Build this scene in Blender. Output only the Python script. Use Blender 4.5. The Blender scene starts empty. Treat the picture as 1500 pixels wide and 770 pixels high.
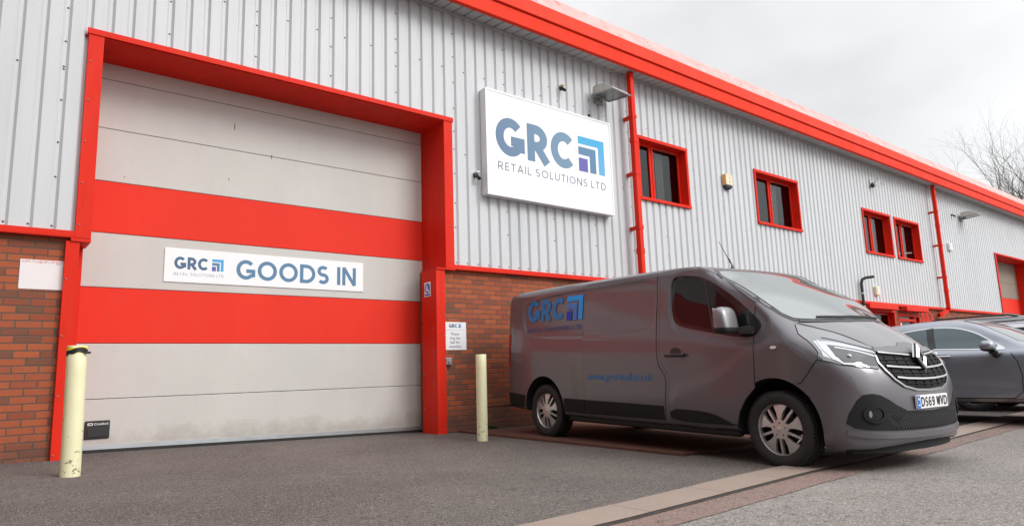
import bpy, math, random
import numpy as np
from mathutils import Vector, Matrix
from mathutils.geometry import delaunay_2d_cdt

random.seed(7)
rng = np.random.default_rng(11)
scene = bpy.context.scene
COL = scene.collection
R = math.radians

# ------------------------------------------------------------------ camera
cam_data = bpy.data.cameras.new('camera')
cam_data.sensor_width = 36.0
cam_data.lens = 992.5 / 1500.0 * 36.0
cam_data.clip_start = 0.05
cam_data.clip_end = 2000.0
cam = bpy.data.objects.new('camera', cam_data)
COL.objects.link(cam)
def cam_matrix(loc, yaw, pitch, roll):
    c, s = math.cos(yaw), math.sin(yaw); cp, sp = math.cos(pitch), math.sin(pitch)
    cr, sr = math.cos(roll), math.sin(roll)
    Rv = Vector((c, -s, 0)); Fh = Vector((s, c, 0)); Z = Vector((0, 0, 1))
    F = Fh * cp + Z * sp; U = Fh * (-sp) + Z * cp
    CR = Rv * cr + U * sr; CU = Rv * (-sr) + U * cr
    m = Matrix((CR, CU, -F)).transposed().to_4x4()
    m.translation = Vector(loc)
    return m
cam.matrix_world = cam_matrix((0, -8.3421, 0.7556), 0.68190, 0.159458, -0.032419)
scene.camera = cam

# ------------------------------------------------------------------ sky and sun
SUN_DIR = Vector((0.30, -0.74, 0.60)).normalized()
SUN_EL = math.asin(SUN_DIR.z)
SUN_AZ = math.atan2(SUN_DIR.x, SUN_DIR.y)
world = bpy.data.worlds.new('World')
scene.world = world
world.use_nodes = True
nt = world.node_tree
nt.nodes.clear()
wo = nt.nodes.new('ShaderNodeOutputWorld')
bg = nt.nodes.new('ShaderNodeBackground')
sky = nt.nodes.new('ShaderNodeTexSky')
sky.sky_type = 'NISHITA'
sky.sun_disc = False
sky.sun_elevation = SUN_EL
sky.sun_rotation = SUN_AZ
sky.air_density = 1.0
sky.dust_density = 3.0
tc = nt.nodes.new('ShaderNodeTexCoord')
sepw = nt.nodes.new('ShaderNodeSeparateXYZ')
nt.links.new(tc.outputs['Generated'], sepw.inputs[0])
mpw = nt.nodes.new('ShaderNodeMapping')
mpw.inputs['Scale'].default_value = (1.0, 1.0, 2.2)
nt.links.new(tc.outputs['Generated'], mpw.inputs[0])
nzw = nt.nodes.new('ShaderNodeTexNoise')
nzw.inputs['Scale'].default_value = 1.9
nzw.inputs['Detail'].default_value = 4.0
nzw.inputs['Roughness'].default_value = 0.5
nt.links.new(mpw.outputs[0], nzw.inputs['Vector'])
def wmath(op, a, b):
    n = nt.nodes.new('ShaderNodeMath'); n.operation = op
    for i, v in enumerate((a, b)):
        if isinstance(v, (int, float)): n.inputs[i].default_value = v
        else: nt.links.new(v, n.inputs[i])
    return n.outputs[0]
elev = wmath('MAXIMUM', sepw.outputs['Z'], 0.0)
dotn = nt.nodes.new('ShaderNodeVectorMath'); dotn.operation = 'DOT_PRODUCT'
nt.links.new(tc.outputs['Generated'], dotn.inputs[0]); dotn.inputs[1].default_value = SUN_DIR
glow = wmath('POWER', wmath('MAXIMUM', dotn.outputs['Value'], 0.0), 2.0)
lum = wmath('ADD', wmath('MULTIPLY', elev, 5.0), 11.6)             # brighter towards the zenith and where the hidden sun stands
lum = wmath('ADD', lum, wmath('MULTIPLY', glow, 13.0))
lum = wmath('ADD', lum, wmath('MULTIPLY', wmath('MAXIMUM', wmath('SUBTRACT', elev, 0.50), 0.0), 17.0))
cl = nt.nodes.new('ShaderNodeMapRange')                           # cloud structure
cl.inputs['From Min'].default_value = 0.32; cl.inputs['From Max'].default_value = 0.68
cl.inputs['To Min'].default_value = 0.80; cl.inputs['To Max'].default_value = 1.08
nt.links.new(nzw.outputs[0], cl.inputs['Value']); cl = cl.outputs[0]
bank = nt.nodes.new('ShaderNodeVectorMath'); bank.operation = 'DOT_PRODUCT'   # a greyer cloud bank high to the right
nt.links.new(tc.outputs['Generated'], bank.inputs[0]); bank.inputs[1].default_value = Vector((0.80, 0.36, 0.50)).normalized()
bk = wmath('POWER', wmath('MAXIMUM', bank.outputs['Value'], 0.0), 22.0)
cl = wmath('SUBTRACT', cl, wmath('MULTIPLY', bk, 0.11))
lum = wmath('MULTIPLY', lum, cl)
comb = nt.nodes.new('ShaderNodeCombineXYZ')
nt.links.new(wmath('MULTIPLY', lum, 0.985), comb.inputs[0])
nt.links.new(wmath('MULTIPLY', lum, 0.995), comb.inputs[1])
nt.links.new(wmath('MULTIPLY', lum, 1.01), comb.inputs[2])
mixw = nt.nodes.new('ShaderNodeMix'); mixw.data_type = 'RGBA'
mixw.inputs['Factor'].default_value = 0.93
nt.links.new(sky.outputs[0], mixw.inputs['A'])
nt.links.new(comb.outputs[0], mixw.inputs['B'])
nt.links.new(mixw.outputs['Result'], bg.inputs['Color'])
bg.inputs['Strength'].default_value = 0.085
nt.links.new(bg.outputs[0], wo.inputs['Surface'])

sun_data = bpy.data.lights.new('sun', 'SUN')
sun_data.energy = 2.0
sun_data.angle = R(26)
sun_data.color = (1.0, 0.975, 0.94)
sun = bpy.data.objects.new('sun', sun_data)
COL.objects.link(sun)
sun.rotation_euler = SUN_DIR.to_track_quat('Z', 'Y').to_euler()

scene.view_settings.view_transform = 'Standard'
scene.view_settings.look = 'None'
scene.view_settings.gamma = 1.0
scene.view_settings.use_curve_mapping = False
scene.view_settings.exposure = -0.08
scene.render.engine = 'CYCLES'

# ------------------------------------------------------------------ object helpers
def tag(o, label=None, cat=None, group=None, kind=None):
    if label: o['label'] = label
    if cat: o['category'] = cat
    if group: o['group'] = group
    if kind: o['kind'] = kind
    return o
def empty(name, loc=(0, 0, 0), rz=0.0, label=None, cat=None, group=None):
    o = bpy.data.objects.new(name, None)
    o.empty_display_size = 0.2
    COL.objects.link(o)
    o.location = loc; o.rotation_euler = (0, 0, rz)
    return tag(o, label, cat, group)
def mesh_obj(name, V, F, m, parent=None, smooth=None, uvw=None):
    me = bpy.data.meshes.new(name)
    me.from_pydata([tuple(map(float, v)) for v in V], [], [tuple(map(int, f)) for f in F])
    me.validate(clean_customdata=False)
    me.update()
    if smooth is not None:
        me.polygons.foreach_set('use_smooth', [True] * len(me.polygons))
        if smooth < 3.1: me.set_sharp_from_angle(angle=smooth)
    ms = m if isinstance(m, (list, tuple)) else [m]
    for k in ms: me.materials.append(k)
    o = bpy.data.objects.new(name, me)
    COL.objects.link(o)
    if parent: o.parent = parent
    return o
class MB:
    """collects simple shapes into one mesh"""
    def __init__(s): s.V = []; s.F = []; s.M = []
    def add(s, V, F, mi=0):
        n = len(s.V); s.V += [tuple(map(float, v)) for v in V]
        s.F += [tuple(int(i) + n for i in f) for f in F]; s.M += [mi] * len(F); return s
    def box(s, x0, x1, y0, y1, z0, z1, mi=0, bev=0.0, mtx=None):
        if x1 < x0: x0, x1 = x1, x0
        if y1 < y0: y0, y1 = y1, y0
        if z1 < z0: z0, z1 = z1, z0
        if bev <= 0:
            V = [(x, y, z) for z in (z0, z1) for y in (y0, y1) for x in (x0, x1)]
            F = [(0, 2, 3, 1), (4, 5, 7, 6), (0, 1, 5, 4), (2, 6, 7, 3), (0, 4, 6, 2), (1, 3, 7, 5)]
        else:
            b = min(bev, (x1 - x0) / 2.01, (y1 - y0) / 2.01, (z1 - z0) / 2.01)
            V = []; ix = {}
            def p(cx, cy, cz, ax):
                k = (cx, cy, cz, ax)
                if k not in ix:
                    q = [x1 if cx else x0, y1 if cy else y0, z1 if cz else z0]
                    sgn = [(-1 if c else 1) for c in (cx, cy, cz)]
                    for a in range(3):
                        if a != ax: q[a] += sgn[a] * b
                    ix[k] = len(V); V.append(tuple(q))
                return ix[k]
            F = []
            cs = [(a, c) for a in (0, 1) for c in (0, 1)]
            for c in (0, 1):
                f = [p(c, 0, 0, 0), p(c, 1, 0, 0), p(c, 1, 1, 0), p(c, 0, 1, 0)]; F.append(f if c else f[::-1])
                f = [p(0, c, 0, 1), p(1, c, 0, 1), p(1, c, 1, 1), p(0, c, 1, 1)]; F.append(f[::-1] if c else f)
                f = [p(0, 0, c, 2), p(1, 0, c, 2), p(1, 1, c, 2), p(0, 1, c, 2)]; F.append(f if c else f[::-1])
            for a, c in cs:
                f = [p(0, a, c, 1), p(1, a, c, 1), p(1, a, c, 2), p(0, a, c, 2)]; F.append(f if a != c else f[::-1])
                f = [p(a, 0, c, 0), p(a, 1, c, 0), p(a, 1, c, 2), p(a, 0, c, 2)]; F.append(f[::-1] if a != c else f)
                f = [p(a, c, 0, 0), p(a, c, 1, 0), p(a, c, 1, 1), p(a, c, 0, 1)]; F.append(f if a != c else f[::-1])
            for a in (0, 1):
                for c in (0, 1):
                    for d in (0, 1):
                        f = [p(a, c, d, 0), p(a, c, d, 1), p(a, c, d, 2)]
                        F.append(f if (a + c + d) % 2 else f[::-1])
        if mtx is not None: V = [tuple(mtx @ Vector(v)) for v in V]
        return s.add(V, F, mi)
    def tube(s, pts, r, n=10, mi=0, caps=True):
        P = [Vector(p) for p in pts]
        rr = r if isinstance(r, (list, tuple)) else [r] * len(P)
        V = []; F = []
        prev = None
        for i, p in enumerate(P):
            d = ((P[min(i + 1, len(P) - 1)] - p).normalized() + (p - P[max(i - 1, 0)]).normalized())
            d = d.normalized() if d.length > 1e-9 else Vector((0, 0, 1))
            if prev is None:
                a = Vector((0, 0, 1)) if abs(d.z) < .9 else Vector((1, 0, 0))
                x = d.cross(a).normalized()
            else:
                x = (prev - d * prev.dot(d)).normalized()
            prev = x; y = d.cross(x)
            for k in range(n):
                t = 2 * math.pi * k / n
                V.append(tuple(p + (x * math.cos(t) + y * math.sin(t)) * rr[i]))
        for i in range(len(P) - 1):
            for k in range(n):
                a, b = i * n + k, i * n + (k + 1) % n
                F.append((a, b, b + n, a + n))
        if caps:
            F.append(tuple(range(n))[::-1]); F.append(tuple(range((len(P) - 1) * n, len(P) * n)))
        return s.add(V, F, mi)
    def lathe(s, prof, c=(0, 0, 0), axis='z', n=32, mi=0):
        V = []; F = []
        for r, h in prof:
            for k in range(n):
                t = 2 * math.pi * k / n; a, b = r * math.cos(t), r * math.sin(t)
                v = {'z': (a, b, h), 'y': (b, h, a), 'x': (h, a, b)}[axis]
                V.append((v[0] + c[0], v[1] + c[1], v[2] + c[2]))
        for i in range(len(prof) - 1):
            for k in range(n):
                a, b = i * n + k, i * n + (k + 1) % n
                F.append((a, b, b + n, a + n))
        return s.add(V, F, mi)
    def quad(s, a, b, c, d, mi=0): return s.add([a, b, c, d], [(0, 1, 2, 3)], mi)
    def absorb(s, o, mi):
        """take another collection's shapes in as material mi"""
        return s.add(o.V, o.F, mi)
    def build(s, name, m, parent=None, smooth=None):
        o = mesh_obj(name, s.V, s.F, m, parent, smooth)
        if any(s.M) and len(o.data.polygons) == len(s.M): o.data.polygons.foreach_set('material_index', s.M)
        return o

# ------------------------------------------------------------------ materials
def new_mat(name):
    m = bpy.data.materials.new(name); m.use_nodes = True
    t = m.node_tree
    return m, t, t.nodes['Principled BSDF']
def _lnk(t, v, sock):
    if isinstance(v, (int, float)): sock.default_value = v
    elif isinstance(v, (tuple, list)): sock.default_value = (*v, 1.0) if len(v) == 3 else v
    else: t.links.new(v, sock)
def nmath(t, op, a, b=0.0, c=None):
    n = t.nodes.new('ShaderNodeMath'); n.operation = op
    _lnk(t, a, n.inputs[0]); _lnk(t, b, n.inputs[1])
    if c is not None: _lnk(t, c, n.inputs[2])
    return n.outputs[0]
def nmix(t, f, a, b):
    n = t.nodes.new('ShaderNodeMix'); n.data_type = 'RGBA'
    _lnk(t, f, n.inputs['Factor']); _lnk(t, a, n.inputs['A']); _lnk(t, b, n.inputs['B'])
    return n.outputs['Result']
def nramp(t, f, stops):
    n = t.nodes.new('ShaderNodeValToRGB')
    while len(n.color_ramp.elements) < len(stops): n.color_ramp.elements.new(0.5)
    for e, (p, c) in zip(n.color_ramp.elements, stops):
        e.position = p; e.color = (*c, 1) if len(c) == 3 else c
    _lnk(t, f, n.inputs[0]); return n.outputs[0]
def nnoise(t, scale, detail=3.0, rough=0.5, vscale=(1, 1, 1), coord='Object'):
    c = t.nodes.new('ShaderNodeTexCoord'); mp = t.nodes.new('ShaderNodeMapping')
    mp.inputs['Scale'].default_value = vscale
    t.links.new(c.outputs[coord], mp.inputs[0])
    n = t.nodes.new('ShaderNodeTexNoise'); n.inputs['Scale'].default_value = scale
    n.inputs['Detail'].default_value = detail; n.inputs['Roughness'].default_value = rough
    t.links.new(mp.outputs[0], n.inputs['Vector']); return n.outputs[0]
def nbump(t, b, h, strength=0.3, dist=0.01):
    n = t.nodes.new('ShaderNodeBump'); n.inputs['Strength'].default_value = strength
    n.inputs['Distance'].default_value = dist
    t.links.new(h, n.inputs['Height']); t.links.new(n.outputs[0], b.inputs['Normal'])
def mat(name, col, rough=0.5, metal=0.0, spec=0.5, var=0.0, vs=3.0, vsc=(1, 1, 1), coat=0.0, bump=0.0, bs=60.0, bsc=(1, 1, 1), ior=None, dirt=0.0):
    m, t, b = new_mat(name)
    b.inputs['Base Color'].default_value = (*col, 1)
    b.inputs['Roughness'].default_value = rough
    b.inputs['Metallic'].default_value = metal
    b.inputs['Specular IOR Level'].default_value = spec
    if ior: b.inputs['IOR'].default_value = ior
    if coat:
        b.inputs['Coat Weight'].default_value = coat; b.inputs['Coat Roughness'].default_value = 0.03
    c = None
    if var:
        f = nnoise(t, vs, 5.0, 0.6, vsc)
        f = nmath(t, 'MULTIPLY_ADD', f, 2.0, -0.5)
        lo = tuple(k * (1 - var) for k in col); hi = tuple(min(1, k * (1 + var * .6)) for k in col)
        c = nmix(t, f, lo, hi)
        t.links.new(c, b.inputs['Base Color'])
    if dirt:
        d = nnoise(t, 1.3, 6.0, 0.7); d = nramp(t, d, [(0.50, (0, 0, 0)), (0.72, (1, 1, 1))])
        c2 = nmix(t, nmath(t, 'MULTIPLY', d, dirt), c if c is not None else col, (0.09, 0.075, 0.06))
        t.links.new(c2, b.inputs['Base Color'])
    if bump: nbump(t, b, nnoise(t, bs, 3.0, 0.6, bsc), bump, 0.004)
    return m
def crom(pts, n=12, closed=True):
    P=np.array(pts,float); N=len(P); out=[]
    for i in range(N if closed else N-1):
        if closed: p0,p1,p2,p3=P[i-1],P[i],P[(i+1)%N],P[(i+2)%N]
        else: p0,p1,p2,p3=P[max(i-1,0)],P[i],P[i+1],P[min(i+2,N-1)]
        d1=max(np.linalg.norm(p1-p0),1e-6)**.5; d2=max(np.linalg.norm(p2-p1),1e-6)**.5; d3=max(np.linalg.norm(p3-p2),1e-6)**.5
        t=np.linspace(0,1,n,endpoint=False)[:,None]
        m1=(p2-p1)+d2*((p1-p0)/d1-(p2-p0)/(d1+d2)) if np.linalg.norm(p1-p0)>1e-6 else (p2-p1)
        m2=(p2-p1)+d2*((p3-p2)/d3-(p3-p1)/(d2+d3)) if np.linalg.norm(p3-p2)>1e-6 else (p2-p1)
        out.append((2*t**3-3*t**2+1)*p1+(t**3-2*t**2+t)*m1+(-2*t**3+3*t**2)*p2+(t**3-t**2)*m2)
    out=np.concatenate(out)
    if not closed: out=np.concatenate([out,P[-1:]])
    return out
def chaikin(pts,n=2,closed=True):
    P=np.array(pts,float)
    for _ in range(n):
        if closed:
            Q=np.roll(P,-1,0); P=np.stack([.75*P+.25*Q,.25*P+.75*Q],1).reshape(-1,2)
        else:
            A=P[:-1];B=P[1:]; M=np.stack([.75*A+.25*B,.25*A+.75*B],1).reshape(-1,2); P=np.concatenate([P[:1],M[1:-1],P[-1:]])
    return P
def sdpoly(X,Y,Q):
    x=X.ravel().astype(np.float32);y=Y.ravel().astype(np.float32); d=np.full(x.shape,1e9,np.float32); s=np.ones(x.shape,np.float32)
    for i in range(len(Q)):
        ax,ay=np.float32(Q[i-1][0]),np.float32(Q[i-1][1]); bx,by=np.float32(Q[i][0]),np.float32(Q[i][1])
        ex,ey=bx-ax,by-ay; l=ex*ex+ey*ey
        if l<1e-12: continue
        wx=x-ax; wy=y-ay
        t=np.clip((wx*ex+wy*ey)/l,0,1)
        dx=wx-t*ex; dy=wy-t*ey
        d=np.minimum(d,dx*dx+dy*dy)
        c=((ay<=y)&(by>y)|(ay>y)&(by<=y))
        if ey!=0: s=np.where(c&(x<ax+(y-ay)/ey*ex),-s,s)
    return (np.sqrt(d)*s).reshape(X.shape)
class Tab:
    def __init__(s,Q,b,h=.008,fn=None):
        s.x0,s.y0=b[0],b[2]; s.h=h
        s.nx=int((b[1]-b[0])/h)+2; s.ny=int((b[3]-b[2])/h)+2
        X,Y=np.meshgrid(s.x0+h*np.arange(s.nx),s.y0+h*np.arange(s.ny),indexing='ij')
        s.a=sdpoly(X,Y,Q)
        if fn: s.a=fn(s.a)
        s.a=s.a.astype(np.float32)
    def __call__(s,x,y):
        fx=np.clip((x-s.x0)/s.h,0,s.nx-1.001); fy=np.clip((y-s.y0)/s.h,0,s.ny-1.001)
        i=fx.astype(np.int32); j=fy.astype(np.int32); fx=fx-i; fy=fy-j
        a=s.a
        return (a[i,j]*(1-fx)+a[i+1,j]*fx)*(1-fy)+(a[i,j+1]*(1-fx)+a[i+1,j+1]*fx)*fy
def sst(a,b,x):
    t=np.clip((x-a)/(b-a),0,1); return t*t*(3-2*t)
def rint(a,b,r):
    u=np.maximum(a+r,0); v=np.maximum(b+r,0)
    return np.minimum(np.maximum(a,b),-r)+np.sqrt(u*u+v*v)
class Body:
    """smooth intersection of the side, plan and front outlines; u forward, v right, z up"""
    def __init__(s,S,F,T,bounds,bow,rr,disp=(),arches=(),h=.008,arch_in=.5,crown=lambda u:0.):
        (u0,u1,w,z0,z1)=bounds; s.b=bounds
        m=.25
        s.S=Tab(S,(u0-m,u1+m,z0-m,z1+m),h); s.F=Tab(F,(-.1,w+m,z0-m,z1+m),h); s.T=Tab(T,(u0-m,u1+m,-.1,w+m),h)
        s.bow=bow; s.crown=crown; s.rr=rr; s.arches=arches; s.arch_in=arch_in
        s.disp=[]
        for Q,depth,edge in disp:
            s.disp.append(Tab(Q,(u0-m,u1+m,z0-m,z1+m),h,lambda d,depth=depth,edge=edge: depth*(1-sst(-edge/2,edge/2,d))))
    def body(s,u,v,z):
        v=np.abs(v)
        dS=s.S(u+s.bow(u,z)*v*v,z+s.crown(u)*v*v); dF=s.F(v,z); dT=s.T(u,v)
        r=s.rr(u,z)
        f=rint(rint(dS,dF,r),dT,.06)
        if s.disp:
            side=sst(.55,.72,v)
            for t in s.disp: f=f+t(u,z)*side
        return f
    def arch(s,u,v,z):
        a=np.full(np.shape(u),9.,np.float32)
        for (cu,cz,r) in s.arches:
            a=np.minimum(a,np.maximum(np.hypot(u-cu,z-cz)-r,s.arch_in-np.abs(v)))
        return a
    def full(s,u,v,z):
        f=s.body(u,v,z)
        return np.maximum(f,-s.arch(u,v,z)) if s.arches else f
    def grad(s,P,fn,e=.003):
        g=np.empty_like(P)
        for k in range(3):
            d=np.zeros(3); d[k]=e
            A=P+d; B=P-d
            g[:,k]=(fn(A[:,0],A[:,1],A[:,2])-fn(B[:,0],B[:,1],B[:,2]))/(2*e)
        return g
    def newton(s,P,fn,n=3):
        for _ in range(n):
            g=s.grad(P,fn); f=fn(P[:,0],P[:,1],P[:,2])
            P=P-g*(f/np.maximum((g*g).sum(1),.05))[:,None]
        return P
    def mesh(s,h):
        (u0,u1,w,z0,z1)=s.b
        U=np.arange(u0-2*h,u1+2*h,h,dtype=np.float32); nv=int(w/h)+3
        V=(np.arange(nv,dtype=np.float32)+.5)*h; Z=np.arange(z0-2*h,z1+2*h,h,dtype=np.float32)
        f=np.empty((len(U),nv,len(Z)),np.float32)
        for i0 in range(0,len(U),40):
            a,b,c=np.meshgrid(U[i0:i0+40],V,Z,indexing='ij'); f[i0:i0+40]=s.full(a,b,c)
        f=np.concatenate([f[:,::-1],f],1); V=np.concatenate([-V[::-1],V])
        n=f<0
        cnt=np.zeros(tuple(k-1 for k in f.shape),np.int8)
        offs=[(i,j,k) for i in(0,1) for j in(0,1) for k in(0,1)]
        sl=lambda o:tuple(slice(q,q+m-1) for q,m in zip(o,f.shape))
        for o in offs: cnt+=n[sl(o)]
        act=np.argwhere((cnt>0)&(cnt<8)); idx=np.full(cnt.shape,-1,np.int32); idx[tuple(act.T)]=np.arange(len(act))
        acc=np.zeros((len(act),3)); num=np.zeros(len(act))
        for a in offs:
            for ax in range(3):
                if a[ax]: continue
                b=list(a); b[ax]=1
                fa=f[act[:,0]+a[0],act[:,1]+a[1],act[:,2]+a[2]]; fb=f[act[:,0]+b[0],act[:,1]+b[1],act[:,2]+b[2]]
                m=(fa<0)!=(fb<0)
                t=np.where(m,fa/np.where(m,fa-fb,1),0)
                p=np.array(a,float)[None]+np.zeros((len(act),3)); p[:,ax]+=t
                acc+=p*m[:,None]; num+=m
        P=act+acc/num[:,None]
        P=np.stack([U[0]+P[:,0]*h, V[0]+P[:,1]*h, Z[0]+P[:,2]*h],1)
        quads=[]
        for ax in range(3):
            o1=[0,0,0];o1[ax]=1
            A=n[tuple(slice(0,m-q) for q,m in zip(o1,f.shape))]; B=n[tuple(slice(q,m) for q,m in zip(o1,f.shape))]
            e=np.argwhere(A!=B); flip=A[tuple(e.T)]
            b,c=(ax+1)%3,(ax+2)%3
            ok=(e[:,b]>0)&(e[:,c]>0)&(e[:,b]<f.shape[b]-1)&(e[:,c]<f.shape[c]-1)
            e=e[ok];flip=flip[ok]
            q=[]
            for db,dc in((-1,-1),(0,-1),(0,0),(-1,0)):
                k=e.copy(); k[:,b]+=db; k[:,c]+=dc; q.append(idx[tuple(k.T)])
            q=np.stack(q,1); q[~flip]=q[~flip][:,::-1]; quads.append(q)
        Q=np.concatenate(quads)
        if s.arches:
            fb=s.body(*P.T); fa=s.arch(*P.T)
            edge=(np.abs(fb)<.9*h)&(np.abs(fa)<.9*h)
            P=s.newton(P,s.full,2) if False else P
            E=P[edge]; R=P[~edge]
            for _ in range(5): E=s.newton(E,s.body,1); E=s.newton(E,s.arch,1)
            R=s.newton(R,s.full,3); P=P.copy(); P[edge]=E; P[~edge]=R
        else: P=s.newton(P,s.full,3)
        return P,Q
    def cast(s,O,D,t0,t1,n=160,fn=None):
        fn=fn or s.body
        O=np.atleast_2d(O);D=np.atleast_2d(D)
        N=max(len(O),len(D)); O=np.broadcast_to(O,(N,3));D=np.broadcast_to(D,(N,3))
        lo=np.full(N,t0);hi=np.full(N,np.nan); done=np.zeros(N,bool)
        for t in np.linspace(t0,t1,n):
            P=O+D*t; f=fn(*P.T); new=(~done)&(f<0); hi[new]=t; done|=new
            lo[~done]=t
        hi=np.where(np.isnan(hi),lo,hi)
        for _ in range(18):
            m=(lo+hi)/2; P=O+D*m[:,None]; f=fn(*P.T); neg=f<0; hi=np.where(neg,m,hi); lo=np.where(neg,lo,m)
        return O+D*hi[:,None],done
def van_body(h=.008):
    S=crom([(-.80,.36),(-.90,.42),(-.945,.55),(-.945,1.0),(-.925,1.5),(-.885,1.84),(-.83,1.94),(-.72,1.975),(-.4,1.985),(.5,1.985),(1.4,1.975),(2.0,1.962),(2.4,1.945),(2.74,1.90),(3.05,1.745),(3.45,1.525),(3.80,1.325),(3.98,1.225),(4.12,1.125),(4.205,1.05),(4.26,.97),(4.31,.87),(4.36,.75),(4.385,.6),(4.395,.47),(4.395,.36),(4.39,.28),(4.35,.235),(4.2,.225),(3.9,.23),(3.2,.28),(2.0,.28),(0,.30),(-.5,.33)],10)
    F=np.concatenate([[(-.2,.2)],crom([(.84,.2),(.91,.30),(.945,.45),(.955,.75),(.955,.98),(.948,1.12),(.925,1.3),(.89,1.6),(.865,1.80),(.84,1.89),(.785,1.95),(.69,1.983),(.4,2.0),(0,2.01)],10,False),[(-.2,2.01)]])
    T=np.concatenate([[(-.96,-.2)],crom([(-.955,0),(-.95,.6),(-.93,.78),(-.88,.88),(-.78,.94),(-.5,.955),(1,.96),(3.3,.96),(3.6,.955),(3.85,.935),(4.03,.89),(4.16,.80),(4.27,.64),(4.34,.45),(4.385,.22),(4.40,0)],10,False),[(4.40,-.2)]])
    bow=lambda u,z: .13*sst(1.8,3.2,u)+.03*sst(3.7,4.1,u)
    rr=lambda u,z: .05+.05*sst(2.6,3.6,u)
    win=[(2.30,1.885),(2.80,1.855),(2.97,1.75),(3.45,1.36),(3.50,1.27),(3.38,1.09),(3.10,1.09),(2.42,1.22),(2.30,1.32),(2.27,1.55)]
    rec=[(-.47,1.84),(-.49,1.55),(-.42,1.38),(-.28,1.29),(1.86,1.235),(2.04,1.33),(2.075,1.45),(2.075,1.78),(2.02,1.85)]
    wing=[(2.25,.70),(2.75,.77),(3.05,.92),(3.28,1.08),(3.7,1.16),(4.6,1.2),(4.6,.2),(2.25,.2)]
    disp=[(chaikin(win,3),.020,.055),(chaikin(rec,2),.020,.022),(chaikin(wing,3),-.010,.12)]
    return Body(S,F,T,(-1.0,4.45,1.0,.18,2.02),bow,rr,disp,[(0,.36,.425),(3.5,.36,.43)],h,.5,lambda u: .22*sst(3.3,3.8,u)*(1-.6*sst(4.1,4.4,u)))
# ------------------------------------------------------------------ material library
M = {}
def clad_mat():
    m, t, b = new_mat('grey_cladding_steel')
    f = nnoise(t, 1.1, 6.0, 0.65, (1.0, 1.0, 0.35))
    st = nnoise(t, 9.0, 4.0, 0.6, (1.0, 1.0, 0.05))
    f = nmath(t, 'MULTIPLY_ADD', st, 0.45, nmath(t, 'MULTIPLY', f, 0.6))
    c = nramp(t, f, [(0.30, (0.475, 0.49, 0.505)), (0.52, (0.535, 0.55, 0.565)), (0.75, (0.57, 0.58, 0.59))])
    t.links.new(c, b.inputs['Base Color'])
    b.inputs['Roughness'].default_value = 0.42
    b.inputs['Specular IOR Level'].default_value = 0.35
    nbump(t, b, nnoise(t, 2.0, 2.0), 0.08, 0.02)
    return m
M['clad'] = clad_mat()
def red_mat(name, col, fade=0.0):
    m, t, b = new_mat(name)
    f = nnoise(t, 1.7, 5.0, 0.6, (1, 1, .5))
    c = nmix(t, nmath(t, 'MULTIPLY_ADD', f, 1.6, -0.4), tuple(k * 0.86 for k in col), tuple(min(1, k * 1.07) for k in col))
    # faint chalky weathering streaks
    s = nnoise(t, 5.0, 5.0, 0.65, (1, 1, .12))
    c = nmix(t, nmath(t, 'MULTIPLY', nramp(t, s, [(0.52, (0, 0, 0)), (0.8, (1, 1, 1))]), 0.06 + fade), c, (0.72, 0.30, 0.25))
    dk = nramp(t, nnoise(t, 8.0, 6.0, 0.7, (1, 1, .10)), [(0.54, (0, 0, 0)), (0.78, (1, 1, 1))])
    c = nmix(t, nmath(t, 'MULTIPLY', dk, 0.28), c, tuple(k * .45 for k in col))
    sp2 = nramp(t, nnoise(t, 38.0, 4.0, .75), [(0.68, (0, 0, 0)), (0.73, (1, 1, 1))])
    c = nmix(t, nmath(t, 'MULTIPLY', sp2, 0.35), c, (0.12, 0.05, 0.04))
    t.links.new(c, b.inputs['Base Color'])
    ro = nmath(t, 'MULTIPLY_ADD', nnoise(t, 4.0, 5.0, .6), 0.25, 0.42)
    t.links.new(ro, b.inputs['Roughness'])
    b.inputs['Specular IOR Level'].default_value = 0.12
    nbump(t, b, nnoise(t, 1.5, 2.0), 0.06, 0.02)
    return m
M['red'] = red_mat('red_painted_steel', (0.70, 0.026, 0.011))
M['red_fascia'] = red_mat('red_fascia_steel', (0.80, 0.038, 0.012), 0.0)
def faded_mat():
    m, t, b = new_mat('faded_pink_roof_edge')
    s = nnoise(t, 3.0, 6.0, 0.65, (1, 1, 1))
    c = nramp(t, s, [(0.38, (0.66, 0.40, 0.38)), (0.58, (0.66, 0.33, 0.31)), (0.75, (0.70, 0.15, 0.11))])
    t.links.new(c, b.inputs['Base Color']); b.inputs['Roughness'].default_value = 0.7; b.inputs['Specular IOR Level'].default_value = 0.15
    return m
M['faded'] = faded_mat()
M['soffit'] = mat('grey_soffit_steel', (0.42, 0.42, 0.42), 0.5, var=0.12)
M['rivet'] = mat('dull_rivet', (0.22, 0.19, 0.18), 0.5, 0.3)
M['screw'] = mat('screw_head', (0.10, 0.095, 0.09), 0.45, 0.6)
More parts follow.
